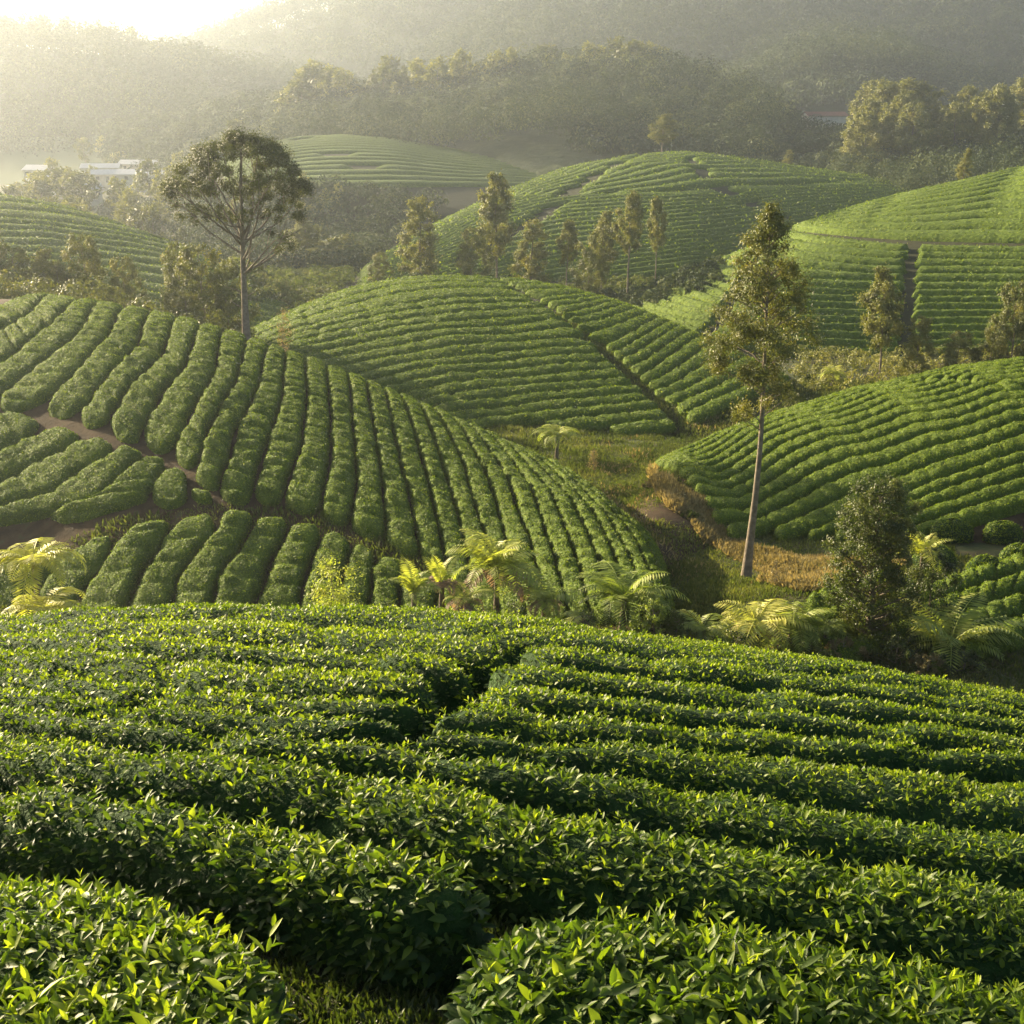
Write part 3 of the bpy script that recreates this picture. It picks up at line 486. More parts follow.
for i, (px, py, wd) in enumerate([(888, 540, 26), (952, 523, 44), (1003, 524, 40), (1020, 546, 40), (935, 548, 44), (985, 556, 36)]):
    hl = H['R'] if False else HO; c = hl.hit(px, py+6); r = wd/F*c[1]*.5
    th = np.linspace(0, 2*pi, 22)[:-1]; ph = np.array([-.25, 0, .25, .55, .85, 1.15, 1.45]); TH, PH = np.meshgrid(th, ph); rr = r*(1+.12*noise(np.cos(TH)*2+i*7, np.sin(TH)*2, PH*2, .8))
    V = np.stack([rr*np.cos(PH)*np.cos(TH), rr*.75*np.cos(PH)*np.sin(TH), rr*.8*np.sin(PH)+.35], -1).reshape(-1, 3); V[:, 2] += float(hl.zg(c[0], c[1])); V[:, :2] += c
    q = []; 
    for a_ in range(6):
        for b_ in range(21): q.append([a_*21+b_, a_*21+(b_+1) % 21, (a_+1)*21+(b_+1) % 21, (a_+1)*21+b_])
    buf = Buf(); buf.add(V, q, [[126+b_, 126+(b_+1) % 21, 126+((b_+2) % 21)] for b_ in range(0)], 0); far_leaves(.1, 330)(buf, V, np.array(q), None)
    off = (c[0], c[1], float(hl.zg(c[0], c[1]))); o = obj('tea_bush', buf.mesh('tea_bush', [M_CORE, M_TEAF], True, off), None, off)
    tag(o, 'round single tea bush below the right hill, %s' % ['just right of the dense shrub', 'upper left of the cluster', 'upper right of the cluster', 'at the right frame edge', 'lower left of the cluster', 'lowest of the cluster'][i], 'tea bush', 'round tea bushes')

# ------------------------------------------------------------------ trees
def rv(n, s): return rng.normal(0, s, (n, 3))
def crown_leaves(buf, C, R, n, size, flat=.75, shell=.75, m=0, droop=0., wr=.5, tb=.42):
    """leaves in clumps: C centres, R radii"""
    k = rng.choice(len(C), n, p=R**2/np.sum(R**2)); d = nrm(rng.normal(size=(n, 3))); r = R[k]*(shell+(1-shell)*rng.normal(0, .6, n))*rng.random(n)**.33
    lob = 1+.35*noise(d[:, 0]*2+k, d[:, 1]*2, d[:, 2]*2, .7); P = C[k]+d*(r*lob)[:, None]*np.array([1, 1, flat])
    D = nrm(d*.8+rv(n, .7)+np.array([0, 0, -droop])); cen = np.average(C, axis=0, weights=R**2); N = nrm(d*.9+nrm(C[k]-cen)*.5+rv(n, .4)+np.array([0, 0, .25])); D = tang(D, N, .75); S = size*rng.uniform(.6, 1.35, n)
    ti = np.clip(tb+.13*rng.normal(size=len(C))[k]+.09*rng.normal(size=n), 0, 1); add_blades(buf, P, D, N, S, S*wr, ti, m)
def limb(buf, A, B, r0, r1, bend=.15, n=7, sides=6, up=.0):
    t = np.linspace(0, 1, n)[:, None]; P = A+(B-A)*t; L = np.linalg.norm(B-A); P = P+np.array([0, 0, -1])*(np.sin(t*pi)*L*up)+np.cumsum(rng.normal(0, bend*L/n*.6, (n, 3)), 0)*np.sin(t*pi)
    tube(buf, P, r0+(r1-r0)*np.linspace(0, 1, n), sides, 0); return P
def make_tree(name, base, Ht, env, n_cl, cl_r, n_leaf, size, fol, trunk_r=.16, top=None, t0=.35, flat=.75, bark=None, droop=0., limb_up=.25, axis=None, shell=.7, bareness=0., wr=.5, tb=.42):
    """env(t)=crown radius at height fraction t; clumps on and inside that envelope, each carried by a limb"""
    tb_ = Buf(); cr = Buf(); nax = 14; t = np.linspace(0, 1, nax)
    ax = axis if axis is not None else np.stack([np.cumsum(rng.normal(0, .012*Ht, nax))*t, np.cumsum(rng.normal(0, .012*Ht, nax))*t, t*Ht], 1)
    axf = lambda q: np.stack([np.interp(q, t, ax[:, k]) for k in range(3)], -1)
    rad = trunk_r*(1-t)**.8+trunk_r*.08+trunk_r*.5*np.exp(-t*30); tube(tb_, ax, rad, 9, 0)
    C = []; R = []
    for i in range(n_cl):
        q = t0+(1-t0)*((i+rng.random())/n_cl)**.9; th = i*2.4+rng.uniform(-.5, .5); rr = env(q)*np.sqrt(rng.uniform(.1, 1.))*rng.uniform(.75, 1.3); c = axf(q)+np.array([cos(th)*rr, sin(th)*rr, rng.uniform(-.02, .02)*Ht])
        r = cl_r*Ht*rng.uniform(.6, 1.25)*(0.55+.45*env(q)/max(env(np.linspace(t0, 1, 20)))); C.append(c); R.append(r)
        q0 = max(t0*.55, q-limb_up*(rr/Ht)*2.2-.03); A = axf(q0); rl = max(trunk_r*(1-q0)*.42, .012)
        limb(tb_, A, c, rl, rl*.25)
    C = np.array(C); R = np.array(R); crown_leaves(cr, C, R, n_leaf, size, flat, shell, 0, droop, wr, tb)
    root = empty(name, base); obj('trunk', tb_.mesh('trunk', [bark or M_BARK], True), root); obj('crown', cr.mesh('crown', [fol], False), root); return root
def copy_tree(o, loc, s, rz, sz=None):
    r = o.copy(); COL.objects.link(r); r.location = loc; r.rotation_euler = (0, 0, rz); r.scale = (s, s, sz or s)
    for k in ('label', 'group'):
        if k in r: del r[k]
    for ch in o.children:
        c = ch.copy(); COL.objects.link(c); c.parent = r
    return r
def at(px, y, dz=0): a, _ = ae(px, 300); return np.array([float(a)*y, y, float(T(np.array(float(a)*y), np.array(float(y))))+dz])
def htop(px, py, y, z0): return float(ae(px, py)[1])*y-z0
def gz(px, py, zfun=Vz):                               # ground point seen at a pixel
    a, e = ae(px, py); y = -21/e
    for _ in range(15): y = float(zfun(np.array(a*y), np.array(y)))/e
    return np.array([a*y, y, e*y])

# lone umbrella tree behind the left hill
y0 = 99.; b = at(244, y0, -.2); Ht = htop(240, 134, y0, b[2]); pxm = y0/F*1.045
def umb():
    tb_ = Buf(); cr = Buf(); P3 = lambda px, py, dy=0.: np.array([float(ae(px, py)[0])*(y0+dy), y0+dy, float(ae(px, py)[1])*(y0+dy)])-b
    fork = P3(243, 262); base = np.array([0, 0, 0.]); top = P3(241, 150)
    tr = np.stack([base, P3(245, 310), P3(244, 285), fork, P3(242, 225), P3(241, 190), top]); tube(tb_, resample3(tr, 22), np.linspace(.30, .06, 22)+.12*np.exp(-np.linspace(0, 12, 22)), 9)
    ends = [(182, 205, 0), (205, 170, 3), (222, 150, -3), (258, 148, 3), (280, 165, -2), (298, 200, 1), (176, 190, -4), (290, 185, 5), (232, 200, 5), (262, 205, -5), (215, 215, -4), (200, 190, -5), (268, 180, 5), (240, 165, -6), (288, 230, 0), (284, 245, 2), (205, 155, 5), (275, 240, -3), (250, 250, 3)]
    C = []; R = []
    for (px, py, dy) in ends:
        e_ = P3(px, py, dy); st = tr[3]+(tr[0]-tr[3])*.0 if py < 215 else P3(243, 280)
        q = rng.uniform(0, .35); st = fork*(1-q)+top*q if py < 225 else fork*.9+np.array([0, 0, -.2]); limb(tb_, st, e_, .10, .03, .12, 9, 6, .06)
        for _ in range(4): limb(tb_, e_*.75+st*.25, e_+rv(1, .8)[0], .03, .012, .1, 4, 5)
    for i in range(190):                                # umbrella shell of clumps
        th = rng.uniform(0, 2*pi); q = rng.random()**.6; ang = q*1.35; px = 239+cos(th)*(66+10*float(noise(np.array(cos(th)*1.5), np.array(sin(th)*1.5), q*2)))*sin(ang); dy = sin(th)*5.2*sin(ang); py = 205-cos(ang)*70+rng.uniform(-2, 8)
        C.append(P3(px, py, dy)); R.append(rng.uniform(.5, 1.05))
    for i in range(46):
        th = rng.uniform(0, 2*pi); q = rng.uniform(.45, 1.); C.append(P3(239+cos(th)*68*q, rng.uniform(186, 226)-14*(1-q), sin(th)*5*q)); R.append(rng.uniform(.4, .75))
    for i in range(50):
        th = rng.uniform(0, 2*pi); q = rng.uniform(.3, .95); px = 239+cos(th)*62*q; C.append(P3(px, rng.uniform(160, 222), sin(th)*4.5*q)); R.append(rng.uniform(.3, .7))
    for (px, py, r) in [(285, 238, 1.), (292, 247, .9), (272, 233, .8), (279, 250, .7), (180, 216, .8), (195, 222, .7), (298, 216, .8), (175, 205, .8), (250, 262, .3), (262, 268, .4), (228, 262, .35), (300, 205, .7)]: C.append(P3(px, py, rng.uniform(-1, 1))); R.append(r)
    for (px, py) in [(222, 285), (230, 300), (258, 290), (236, 320), (252, 270)]: C.append(P3(px, py, 0)); R.append(.4); limb(tb_, P3(244, py+8), P3(px, py), .04, .02, .1, 4, 5)
    crown_leaves(cr, np.array(C), np.array(R), 66000, .14, .75, .6, 0, .1, .5, .24)
    root = empty('umbrella_tree', b); obj('trunk', tb_.mesh('trunk', [M_BARK]), root); obj('crown', cr.mesh('crown', [M_TREE], False), root)
    tag(root, 'lone tall tree with spreading umbrella crown behind the left hill crest', 'tree')
def resample3(P, n):
    d = np.r_[0, np.cumsum(np.linalg.norm(np.diff(P, axis=0), axis=1))]; s = np.linspace(0, d[-1], n); return np.stack([np.interp(s, d, P[:, k]) for k in range(3)], 1)
umb()
# slim silver oak beside the grass path
def oak():
    g = gz(745, 583); y0 = g[1]; b = g-np.array([0, 0, .15]); P3 = lambda px, py, dy=0.: np.array([float(ae(px, py)[0])*(y0+dy), y0+dy, float(ae(px, py)[1])*(y0+dy)])-b
    axp = np.stack([P3(745, 586), P3(749, 550), P3(755, 500), P3(760, 450), P3(763, 400), P3(765, 350), P3(767, 300), P3(769, 250), P3(771, 203)]); ax = resample3(axp, 26); tb_ = Buf(); cr = Buf()
    tube(tb_, ax, np.linspace(.17, .02, 26)+.13*np.exp(-np.linspace(0, 9, 26)), 10); C = []; R = []
    prof = [(205, 5), (225, 16), (245, 24), (262, 34), (285, 42), (305, 52), (325, 58), (345, 62), (365, 58), (385, 42), (405, 34), (425, 26)]
    for i in range(235):
        py = 206+(420-206)*rng.random()**.85; rw = np.interp(py, [p[0] for p in prof], [p[1] for p in prof]); th = rng.uniform(0, 2*pi); q = np.sqrt(rng.uniform(.06, 1)); cx = np.interp(py, [203, 250, 300, 350, 400, 450], [771, 769, 767, 765, 763, 760])
        off = cos(th)*rw*q
        if py > 345 and noise(np.array(off/16.), np.array(py/15.), 3.) < -.2: continue
        c = P3(cx+off, py+rng.uniform(-4, 4), sin(th)*rw*q*y0/F); C.append(c); R.append(rng.uniform(.35, .8)*(.7+rw/110))
        if i % 2 == 0: limb(tb_, P3(cx, min(py+abs(off)*.5+6, 470)), c, .035, .012, .12, 6, 5, -.03)
    for py, w_ in ((205, 2), (213, 4), (222, 7), (233, 10)):
        for q in (random.uniform(-1, 0), random.uniform(0, 1)): C.append(P3(770+w_*q*.8, py+abs(q)*4, w_*.02*q)); R.append(.3+w_*.025)
    crown_leaves(cr, np.array(C), np.array(R), 40000, .12, .85, .55, 0, .25, .5, .5)
    root = empty('silver_oak', b); obj('trunk', tb_.mesh('trunk', [M_BARK]), root); obj('crown', cr.mesh('crown', [M_OAK], False), root)
    tag(root, 'tall slim tree with bare pale trunk beside the grassy path', 'tree')
oak()
# dense shrub tree at lower right
b = at(897, 48.5, -.1); Ht = htop(900, 480, 48.5, b[2])
t_ = make_tree('dense_shrub_tree', b, Ht, lambda t: (np.interp(t, [.1, .25, .5, .75, .92, 1.02], [1.0, 1.4, 1.5, 1.4, 1.1, .5])), 200, .085, 48000, .10, M_DARK, .13, t0=.12, shell=.5, tb=.5)
tag(t_, 'dense upright dark-leaved young tree in front of the right hill', 'tree')
# prototypes for the far trees
def E(w, lo, pk=.6, top=.25): return lambda t: np.interp(t, [lo, (lo+pk)/2, pk, .88, 1.02], [w*.5, w*.9, w, w*.62, w*top])
PR = {}
def proto(key, *a, **k): PR[key] = (a, k)
made = {}
def plant(key, px, top, y, wpx, label, name, group=None, rz=None, dz=-.3):
    """tree of kind key with its top at (px, top), distance y, crown wpx wide"""
    loc = at(px, y, dz); Hh = max(htop(px, top, y, loc[2]), 1.5); wd = wpx*y/F
    kind, nm, lo, pk, ncl, clr, nl, sz, fol, fl = KINDS[key]
    if key not in made:
        made[key] = make_tree(nm, (0, 0, 0), 10., E(1.0*fl, lo, pk), ncl, clr, nl, sz, fol, .13, t0=lo, shell=.55)
        made[key]['_unused'] = 1; o = made[key]; del o['_unused']; o.location = loc
    else: o = copy_tree(made[key], loc, 1, 0)
    o.rotation_euler.z = random.uniform(0, 6.28) if rz is None else rz; s = wd/(2*fl*1.25); o.scale = (s, s, Hh/10.); o.location = loc
    tag(o, label, 'tree' if 'bush' not in nm else 'bush', group); return o
KINDS = {'euc': (0, 'eucalyptus_tree', .33, .6, 40, .10, 10000, .27, M_EUC, 2.0), 'euc2': (0, 'eucalyptus_tree', .5, .78, 30, .095, 7000, .27, M_EUC, 1.9), 'round': (0, 'broadleaf_tree', .12, .5, 64, .115, 16000, .24, M_OAK, 3.2),
         'cone': (0, 'conical_tree', .08, .35, 46, .09, 10000, .25, M_EUC, 1.9), 'bushy': (0, 'bushy_tree', .03, .45, 58, .115, 14000, .26, M_OAK, 3.4), 'bf': (0, 'valley_tree', .2, .55, 26, .1, 900, .8, M_EUC, 3.0), 'bf2': (0, 'valley_tree', .38, .7, 20, .1, 700, .8, M_TREE, 2.6), 'big': (0, 'broad_forest_tree', .08, .5, 80, .105, 14000, .34, M_EUC, 3.4)}
g1 = 'trees between the middle and back hills'
for a_ in [('cone', 422, 199, 196, 52, 'pale narrow tree farthest left behind the middle hill crest'), ('euc', 497, 174, 200, 46, 'tallest pale tree behind the middle hill crest'), ('bushy', 470, 228, 190, 50, 'spreading lower tree beside the tallest pale tree'),
           ('cone', 531, 221, 190, 44, 'conical tree right of the tallest pale tree'), ('euc2', 566, 222, 195, 26, 'thin dark tree in the middle of the row behind the hill'), ('bushy', 587, 236, 178, 42, 'low bushy tree touching the middle hill crest'),
           ('euc', 601, 212, 198, 34, 'leaning pale tree behind the low bushy one'), ('euc2', 627, 194, 190, 36, 'slender white-trunked tree with small high crown'), ('euc2', 655, 199, 200, 24, 'rightmost slender white-trunked tree of the row'), ('bushy', 378, 252, 200, 30, 'small bush-like tree at the left end of the row')]: plant(*a_, 'eucalyptus_tree', g1)
g2 = 'trees behind the right hill'
for a_ in [('euc', 886, 268, 126, 48, 'pale tree with white trunk standing before the far right hill'), ('cone', 921, 318, 124, 42, 'small rounded tree right of the white-trunked tree'), ('bushy', 960, 332, 122, 50, 'low bushy tree peeking over the right hill crest'),
           ('round', 1018, 283, 120, 60, 'bushy tree cut by the right edge above the right hill'), ('bushy', 995, 322, 122, 40, 'small pale tree next to the right frame edge')]: plant(*a_, 'tree', g2)
g3 = 'trees behind the left hill'
for a_ in [('round', -14, 212, 121, 70, 'golden tree at the left edge behind the hill'), ('bushy', 14, 248, 118, 60, 'lower golden tree at the left edge'), ('euc', 44, 250, 119, 44, 'golden slim tree second from the left edge'), ('bushy', 62, 262, 118, 46, 'small golden tree between two larger ones at left'), ('round', 88, 236, 118, 66, 'broad dark-centred tree behind the left hill'),
           ('bushy', 124, 257, 118, 50, 'rounded tree with rim light behind the left hill'), ('round', 178, 246, 122, 62, 'leafy tree left of the lone umbrella tree'), ('bushy', 206, 244, 116, 84, 'broad golden tree under the umbrella tree crown'), ('round', 226, 262, 118, 60, 'dark bushy tree directly behind the umbrella tree trunk'), ('bushy', 190, 290, 112, 60, 'low golden bush in front of the broad tree')]: plant(*a_, 'tree', g3)
g4 = 'trees on far hill crests'
for a_ in [('euc', 657, 114, 365, 34, 'solitary tree on the back round hill crest'), ('cone', 780, 150, 372, 13, 'tiny conical tree behind the back hill'), ('cone', 951, 149, 236, 17, 'small dark tree standing on the far right hill crest'), ('euc', 310, 218, 240, 40, 'pale tree right of the umbrella tree in the valley'), ('bushy', 330, 246, 235, 60, 'low scrub tree right of the umbrella tree'), ('bushy', 290, 246, 232, 40, 'small tree below the umbrella tree crown, right side'),
           ('bushy', 300, 150, 420, 1, '')][:-1]: plant(*a_, 'tree', g4)
g5 = 'big trees at right before the mountain'
for i, (px, top, y, wd, lb) in enumerate([(862, 82, 455, 66, 'tall paler tree at left of the right grove'), (893, 82, 430, 92, 'largest dark-topped tree of the right grove'), (925, 108, 425, 60, 'broad tree right of the largest one in the grove'), (905, 130, 410, 60, 'lower bright tree in front of the right grove'), (870, 130, 415, 50, 'low tree at the left foot of the right grove'),
        (960, 100, 440, 60, 'pale tree between grove and right edge'), (985, 118, 430, 50, 'darker lower tree near the right edge grove'), (1010, 78, 440, 66, 'tall pale tree near the right frame edge'), (1024, 108, 420, 60, 'tree at right frame edge behind the far hill'), (975, 145, 400, 50, 'lowest tree behind the far right hill crest'), (845, 140, 430, 40, 'small tree left of the right grove'),
        (745, 96, 560, 38, 'crowned tree on the ridge left of the grove'), (770, 104, 550, 36, 'pale tree on the ridge near the red roof'), (800, 118, 530, 40, 'low tree beside the red roof'), (693, 66, 600, 30, 'slim tree sticking up on the forest ridge'), (672, 88, 600, 24, 'small dark tree on the forest ridge crest'), (940, 150, 398, 50, 'rounded tree left of the small crest tree'), (1000, 140, 405, 50, 'rounded tree low at right before the mountain')]):
    plant('big' if i != 14 else 'euc', px, top, y, wd, lb, 'tree', g5)
# hazy valley trees at left and ridge trees
def scatter(n, fx, fy, hpx, group, label, keys=('bf', 'bf2')):
    for i in range(n):
        px, y = fx(), fy(); loc = at(px, y); hh = random.uniform(*hpx)*y/F
        _, e = ae(px, 0); top = None; a, _e = ae(px, 100); 
        key = random.choice(keys); kk = KINDS[key]
        zt = loc[2]+hh; ang = zt/y; v = math.tan(math.atan(ang)+PITCH); py = 512-F*v
        plant(key, px, py, y, hh*F/y*random.uniform(.6, .95), label, 'tree', group)
scatter(16, lambda: random.uniform(838, 1050), lambda: random.uniform(385, 450), (44, 74), 'trees of the right grove', 'tall hazy tree in the grove before the mountain at right', ('big', 'big'))
scatter(40, lambda: random.uniform(-20, 190), lambda: random.uniform(260, 480), (26, 46), 'trees in the misty valley at left', 'hazy tree in the bright misty valley near the small white houses')
scatter(14, lambda: random.uniform(95, 330), lambda: random.uniform(480, 640), (20, 34), 'trees in the misty valley middle', 'faint hazy tree in the misty valley behind the umbrella tree')
scatter(22, lambda: random.uniform(235, 350), lambda: random.uniform(235, 330), (14, 28), 'scrub trees in the valley below the misty hill', 'scrubby tree on the shaded slope below the misty tea hill')
scatter(60, lambda: random.uniform(300, 730), lambda: random.uniform(560, 612), (26, 50), 'crowned trees on the forest ridge', 'tall tree standing out along the forest ridge crest', ('bf', 'bf2', 'bf'))
scatter(22, lambda: random.uniform(-10, 190), lambda: random.uniform(985, 1015), (16, 34), 'faint trees on the misty ridge', 'faint tree silhouette on the misty ridge at upper left')

# forest masses
def forest(name, key, a0, a1, ylo, yhi, n, hrange, q, qs, material, wf=.5):
    A = rng.uniform(a0, a1, n); e, D, c = H[key].f(A); y = D+rng.uniform(ylo, yhi, n); x = A*y; z = H[key].zg(x, y); ok = z > Vz(x, y)-1
    x, y, z = x[ok], y[ok], z[ok]; n = len(x); h = hrange[0]+(hrange[1]-hrange[0])*rng.random(n)**1.6*1.25; h = h*(1+.35*noise(x, y, 0, 60.))*np.where((x/y > .19) & (key == 'FM'), .5, 1); k = np.repeat(np.arange(n), q); m = len(k)
    d = nrm(rng.normal(size=(m, 3))); d[:, 2] = np.abs(d[:, 2])*1.0-.25; r = h[k]*wf*rng.uniform(.7, 1.05, m)*(1+.3*noise(d[:, 0]*3+k, d[:, 1]*3, d[:, 2]*3))
    P = np.stack([x[k]+d[:, 0]*r, y[k]+d[:, 1]*r, z[k]+h[k]*.52+d[:, 2]*h[k]*.5], 1)
    S = qs*(y[k]/D.mean())**1.3*rng.uniform(.6, 1.4, m); buf = Buf(); N = nrm(d+rv(m, .18)+np.array([0, 0, .1])); D_ = tang(rv(m, .8), N, .95); ti = np.clip(.45+.17*rng.normal(size=n)[k]+.05*rng.normal(size=m), 0, 1)
    add_blades(buf, P, D_, N, S, S*.8, ti, 0); return tag(obj(name, buf.mesh(name, [material], False)), kind='stuff')
def flabel(o, l, c='forest'): o['label'] = l; o['category'] = c
flabel(forest('forest', 'FM', -.3, .55, -170, 14, 3300, (9, 17), 150, .95, M_FOREST), 'dark forest covering the wooded ridge behind the tea hills')
flabel(forest('forest', 'M1', -.5, .0, -380, 10, 2800, (12, 24), 75, 1.7, M_FOREST), 'misty forest on the left ridge')
flabel(forest('forest', 'M2', -.3, .1, -460, 12, 1900, (16, 28), 60, 2.4, M_FOREST), 'pale forest on the farthest mountain')
flabel(forest('forest', 'M4', -.15, .5, -420, 12, 3400, (15, 30), 75, 2.1, M_FOREST), 'blue hazy forest covering the mountain side')
flabel(forest('forest', 'M3', .08, .5, -160, 12, 1300, (13, 24), 90, 1.5, M_FOREST), 'sunlit woodland on the knoll before the mountain')
def scrub(name, px0, px1, y0, y1, n, hr, q, qs, material, label, reject=None):
    a = rng.uniform(ae(px0, 300)[0], ae(px1, 300)[0], n); y = rng.uniform(y0, y1, n); x = a*y; z = T(x, y); kk = (H['B'].zg(x, y) < Vz(x, y)-.2) | (y > 350)
    x, y, z = x[kk], y[kk], z[kk]; n = len(x); h = rng.uniform(*hr, n); k = np.repeat(np.arange(n), q); m = len(k); d = nrm(rng.normal(size=(m, 3))); d[:, 2] = np.abs(d[:, 2])-.1
    P = np.stack([x[k]+d[:, 0]*h[k]*.55, y[k]+d[:, 1]*h[k]*.55, z[k]+h[k]*.35+d[:, 2]*h[k]*.6], 1); S = qs*rng.uniform(.6, 1.4, m); buf = Buf()
    N = nrm(d+rv(m, .22)); add_blades(buf, P, tang(rv(m, .8), N, .95), N, S, S*.7, np.clip(.42+.18*rng.normal(size=n)[k]+.07*rng.normal(size=m), 0, 1), 0)
    o = tag(obj(name, buf.mesh(name, [material], False)), kind='stuff'); flabel(o, label, 'undergrowth')
scrub('undergrowth', 190, 480, 228, 334, 1500, (1.5, 5), 50, .62, M_FOREST, 'dark scrub filling the valley below the misty tea hill')
scrub('undergrowth', -40, 200, 240, 420, 700, (1.5, 4), 40, .7, M_FOREST, 'hazy scrub in the valley by the houses')
scrub('undergrowth', 380, 720, 165, 196, 600, (.8, 2.4), 60, .45, M_FOREST, 'dark undergrowth below the row of pale trees')
scrub('undergrowth', 575, 720, 420, 600, 1000, (4, 10), 60, 1.1, M_FOREST, 'dark forest foot behind the back tea hills')
scrub('undergrowth', 730, 930, 640, 860, 900, (8, 15), 70, 1.5, M_FOREST, 'hazy wood on the flat between ridge and mountain')
scrub('undergrowth', 470, 660, 490, 600, 700, (5, 11), 80, 1., M_FOREST, 'dark wood between the two back tea hills')
scrub('undergrowth', 560, 720, 178, 214, 300, (.6, 1.6), 60, .4, M_GRASS, 'low growth at the back hill foot')
scrub('undergrowth', 235, 400, 165, 262, 900, (.8, 2.4), 60, .45, M_GRASS, 'low green scrub on the flat between the middle and left back hills')
scrub('undergrowth', -60, 245, 106, 122, 420, (1., 3.6), 90, .24, M_OAK, 'golden undergrowth behind the left hill crest')
scrub('undergrowth', 800, 1040, 116, 140, 260, (.6, 1.8), 60, .22, M_EUC, 'scrub at the foot of the far right hill')

# ------------------------------------------------------------------ small village at left
def house(px, y, w_, d_, h_, rz, roofm, label, zt=None):
    loc = at(px, y, 0); 
    if zt is not None: loc[2] = float(ae(px, zt)[1])*y
    r = empty('house', loc, rz); B = Buf()
    def box(bf, x0, x1, y0, y1, z0, z1):
        V = [(x, yv, z) for z in (z0, z1) for yv in (y0, y1) for x in (x0, x1)]; bf.add(V, [[0, 1, 3, 2], [4, 6, 7, 5], [0, 4, 5, 1], [2, 3, 7, 6], [0, 2, 6, 4], [1, 5, 7, 3]])
    box(B, -w_/2, w_/2, -d_/2, d_/2, -3, h_); B.add([(-w_/2, -d_/2, h_), (-w_/2, d_/2, h_), (-w_/2, 0, h_+1.3), (w_/2, -d_/2, h_), (w_/2, d_/2, h_), (w_/2, 0, h_+1.3)], None, [[0, 2, 1], [3, 4, 5]]); obj('wall', B.mesh('wall', [M_WALL], False), r)
    B = Buf()
    for sgn in (-1, 1):
        y1 = sgn*(d_/2+.6); V = [(-w_/2-.5, y1, h_-.2), (w_/2+.5, y1, h_-.2), (w_/2+.5, 0, h_+1.4), (-w_/2-.5, 0, h_+1.4)]; V2 = [(a, b_, c-.12) for a, b_, c in V]; B.add(V+V2, [[0, 1, 2, 3], [7, 6, 5, 4], [0, 4, 5, 1], [1, 5, 6, 2], [2, 6, 7, 3], [3, 7, 4, 0]])
    obj('roof', B.mesh('roof', [roofm], False), r)
    for k in range(3):
        B = Buf(); x = -w_/2+w_*(k+.5)/3; z0, z1, hw = (0, 2.1, .5) if k == 1 else (1, 2.1, .6); box(B, x-hw, x+hw, -d_/2-.06, -d_/2-.01, z0, z1); obj('door' if k == 1 else 'window', B.mesh('pane', [M_DARKW], False), r)
    tag(r, label, 'house', 'small white-roofed houses')
for a_ in [(60, 430, 12, 7, 3, .2, M_ROOF, 'small white house at left end of the misty village', 189), (52, 460, 8, 6, 3, -.2, M_ROOF, 'tiny pale house above the leftmost one', 178), (98, 400, 7, 6, 3, .5, M_ROOF, 'small pale house low among the valley trees', 198), (113, 520, 14, 7, 3, .1, M_ROOF, 'white house in the middle of the village', 175), (151, 540, 15, 7, 3, -.1, M_ROOF, 'long white-roofed house behind the valley trees', 171), (158, 470, 20, 8, 3, .05, M_ROOF, 'longest low white roof nearest the umbrella tree', 182), (118, 480, 10, 7, 3, .3, M_ROOF, 'white house below the middle one', 182)]: house(*a_)
house(812, 520, 15, 9, 5, .1, M_RUST, 'house with dull red roof among trees on the right ridge', 129)
bpy.data.objects[[o.name for o in bpy.data.objects if o.name.startswith('house')][-1]]['group'] = 'houses'

# ------------------------------------------------------------------ ferns and shrubs
def frond_mesh(L, npn, pin, droop, mat_, tint, lift, wmax=1., sub=True):
    """one frond from the origin along +x, arching down, with rows of leaflets"""
    B = Buf(); t = np.linspace(0, 1, 14); ang = lift-droop*t**1.3; dx = np.cos(ang); dz = np.sin(ang); P = np.stack([np.cumsum(dx), 0*t, np.cumsum(dz)], 1)*L/14; P -= P[0]
    tube(B, P, np.linspace(.02, .005, 14)*max(L/1.8, .5), 4, 0, tint)
    k = np.linspace(.10, .99, npn); px = np.stack([np.interp(k, t, P[:, c]) for c in range(3)], 1); tg = nrm(np.stack([np.interp(k, t, dx), 0*k, np.interp(k, t, dz)], 1))
    ln = pin*np.sin(pi*np.clip(k*.86+.14, 0, 1))**.7*(1-.12*k)
    for s in (-1, 1):
        D = nrm(np.array([0, s, 0])[None]*.95+tg*.38+np.array([0, 0, -.28])+rng.normal(0, .05, (npn, 3))); N = nrm(np.cross(tg, np.array([0, 1, 0]))*-1+rng.normal(0, .1, (npn, 3))); N *= np.where(N[:, 2:] < 0, -1, 1)
        if sub:                                        # leaflets along each side blade
            q = 7
            for j in range(q):
                f = (j+.5)/q; pp = px+D*(ln*f)[:, None]+np.array([0, 0, -.10])*(ln*f*f)[:, None]
                for s2 in (-1, 1):
                    dd = nrm(tg*s2*.8+D*.7+np.array([0, 0, -.15])); l2 = ln*.20*(1-f*.72)+.01; add_blades(B, pp, dd, N, l2, l2*.5+.004, np.clip(tint+rng.normal(0, .12, npn), 0, 1), 0)
        add_blades(B, px, D, N, ln, ln*.15+.012, np.clip(tint+rng.normal(0, .1, npn), 0, 1), 0)
    return B.mesh('frond', [mat_], False)
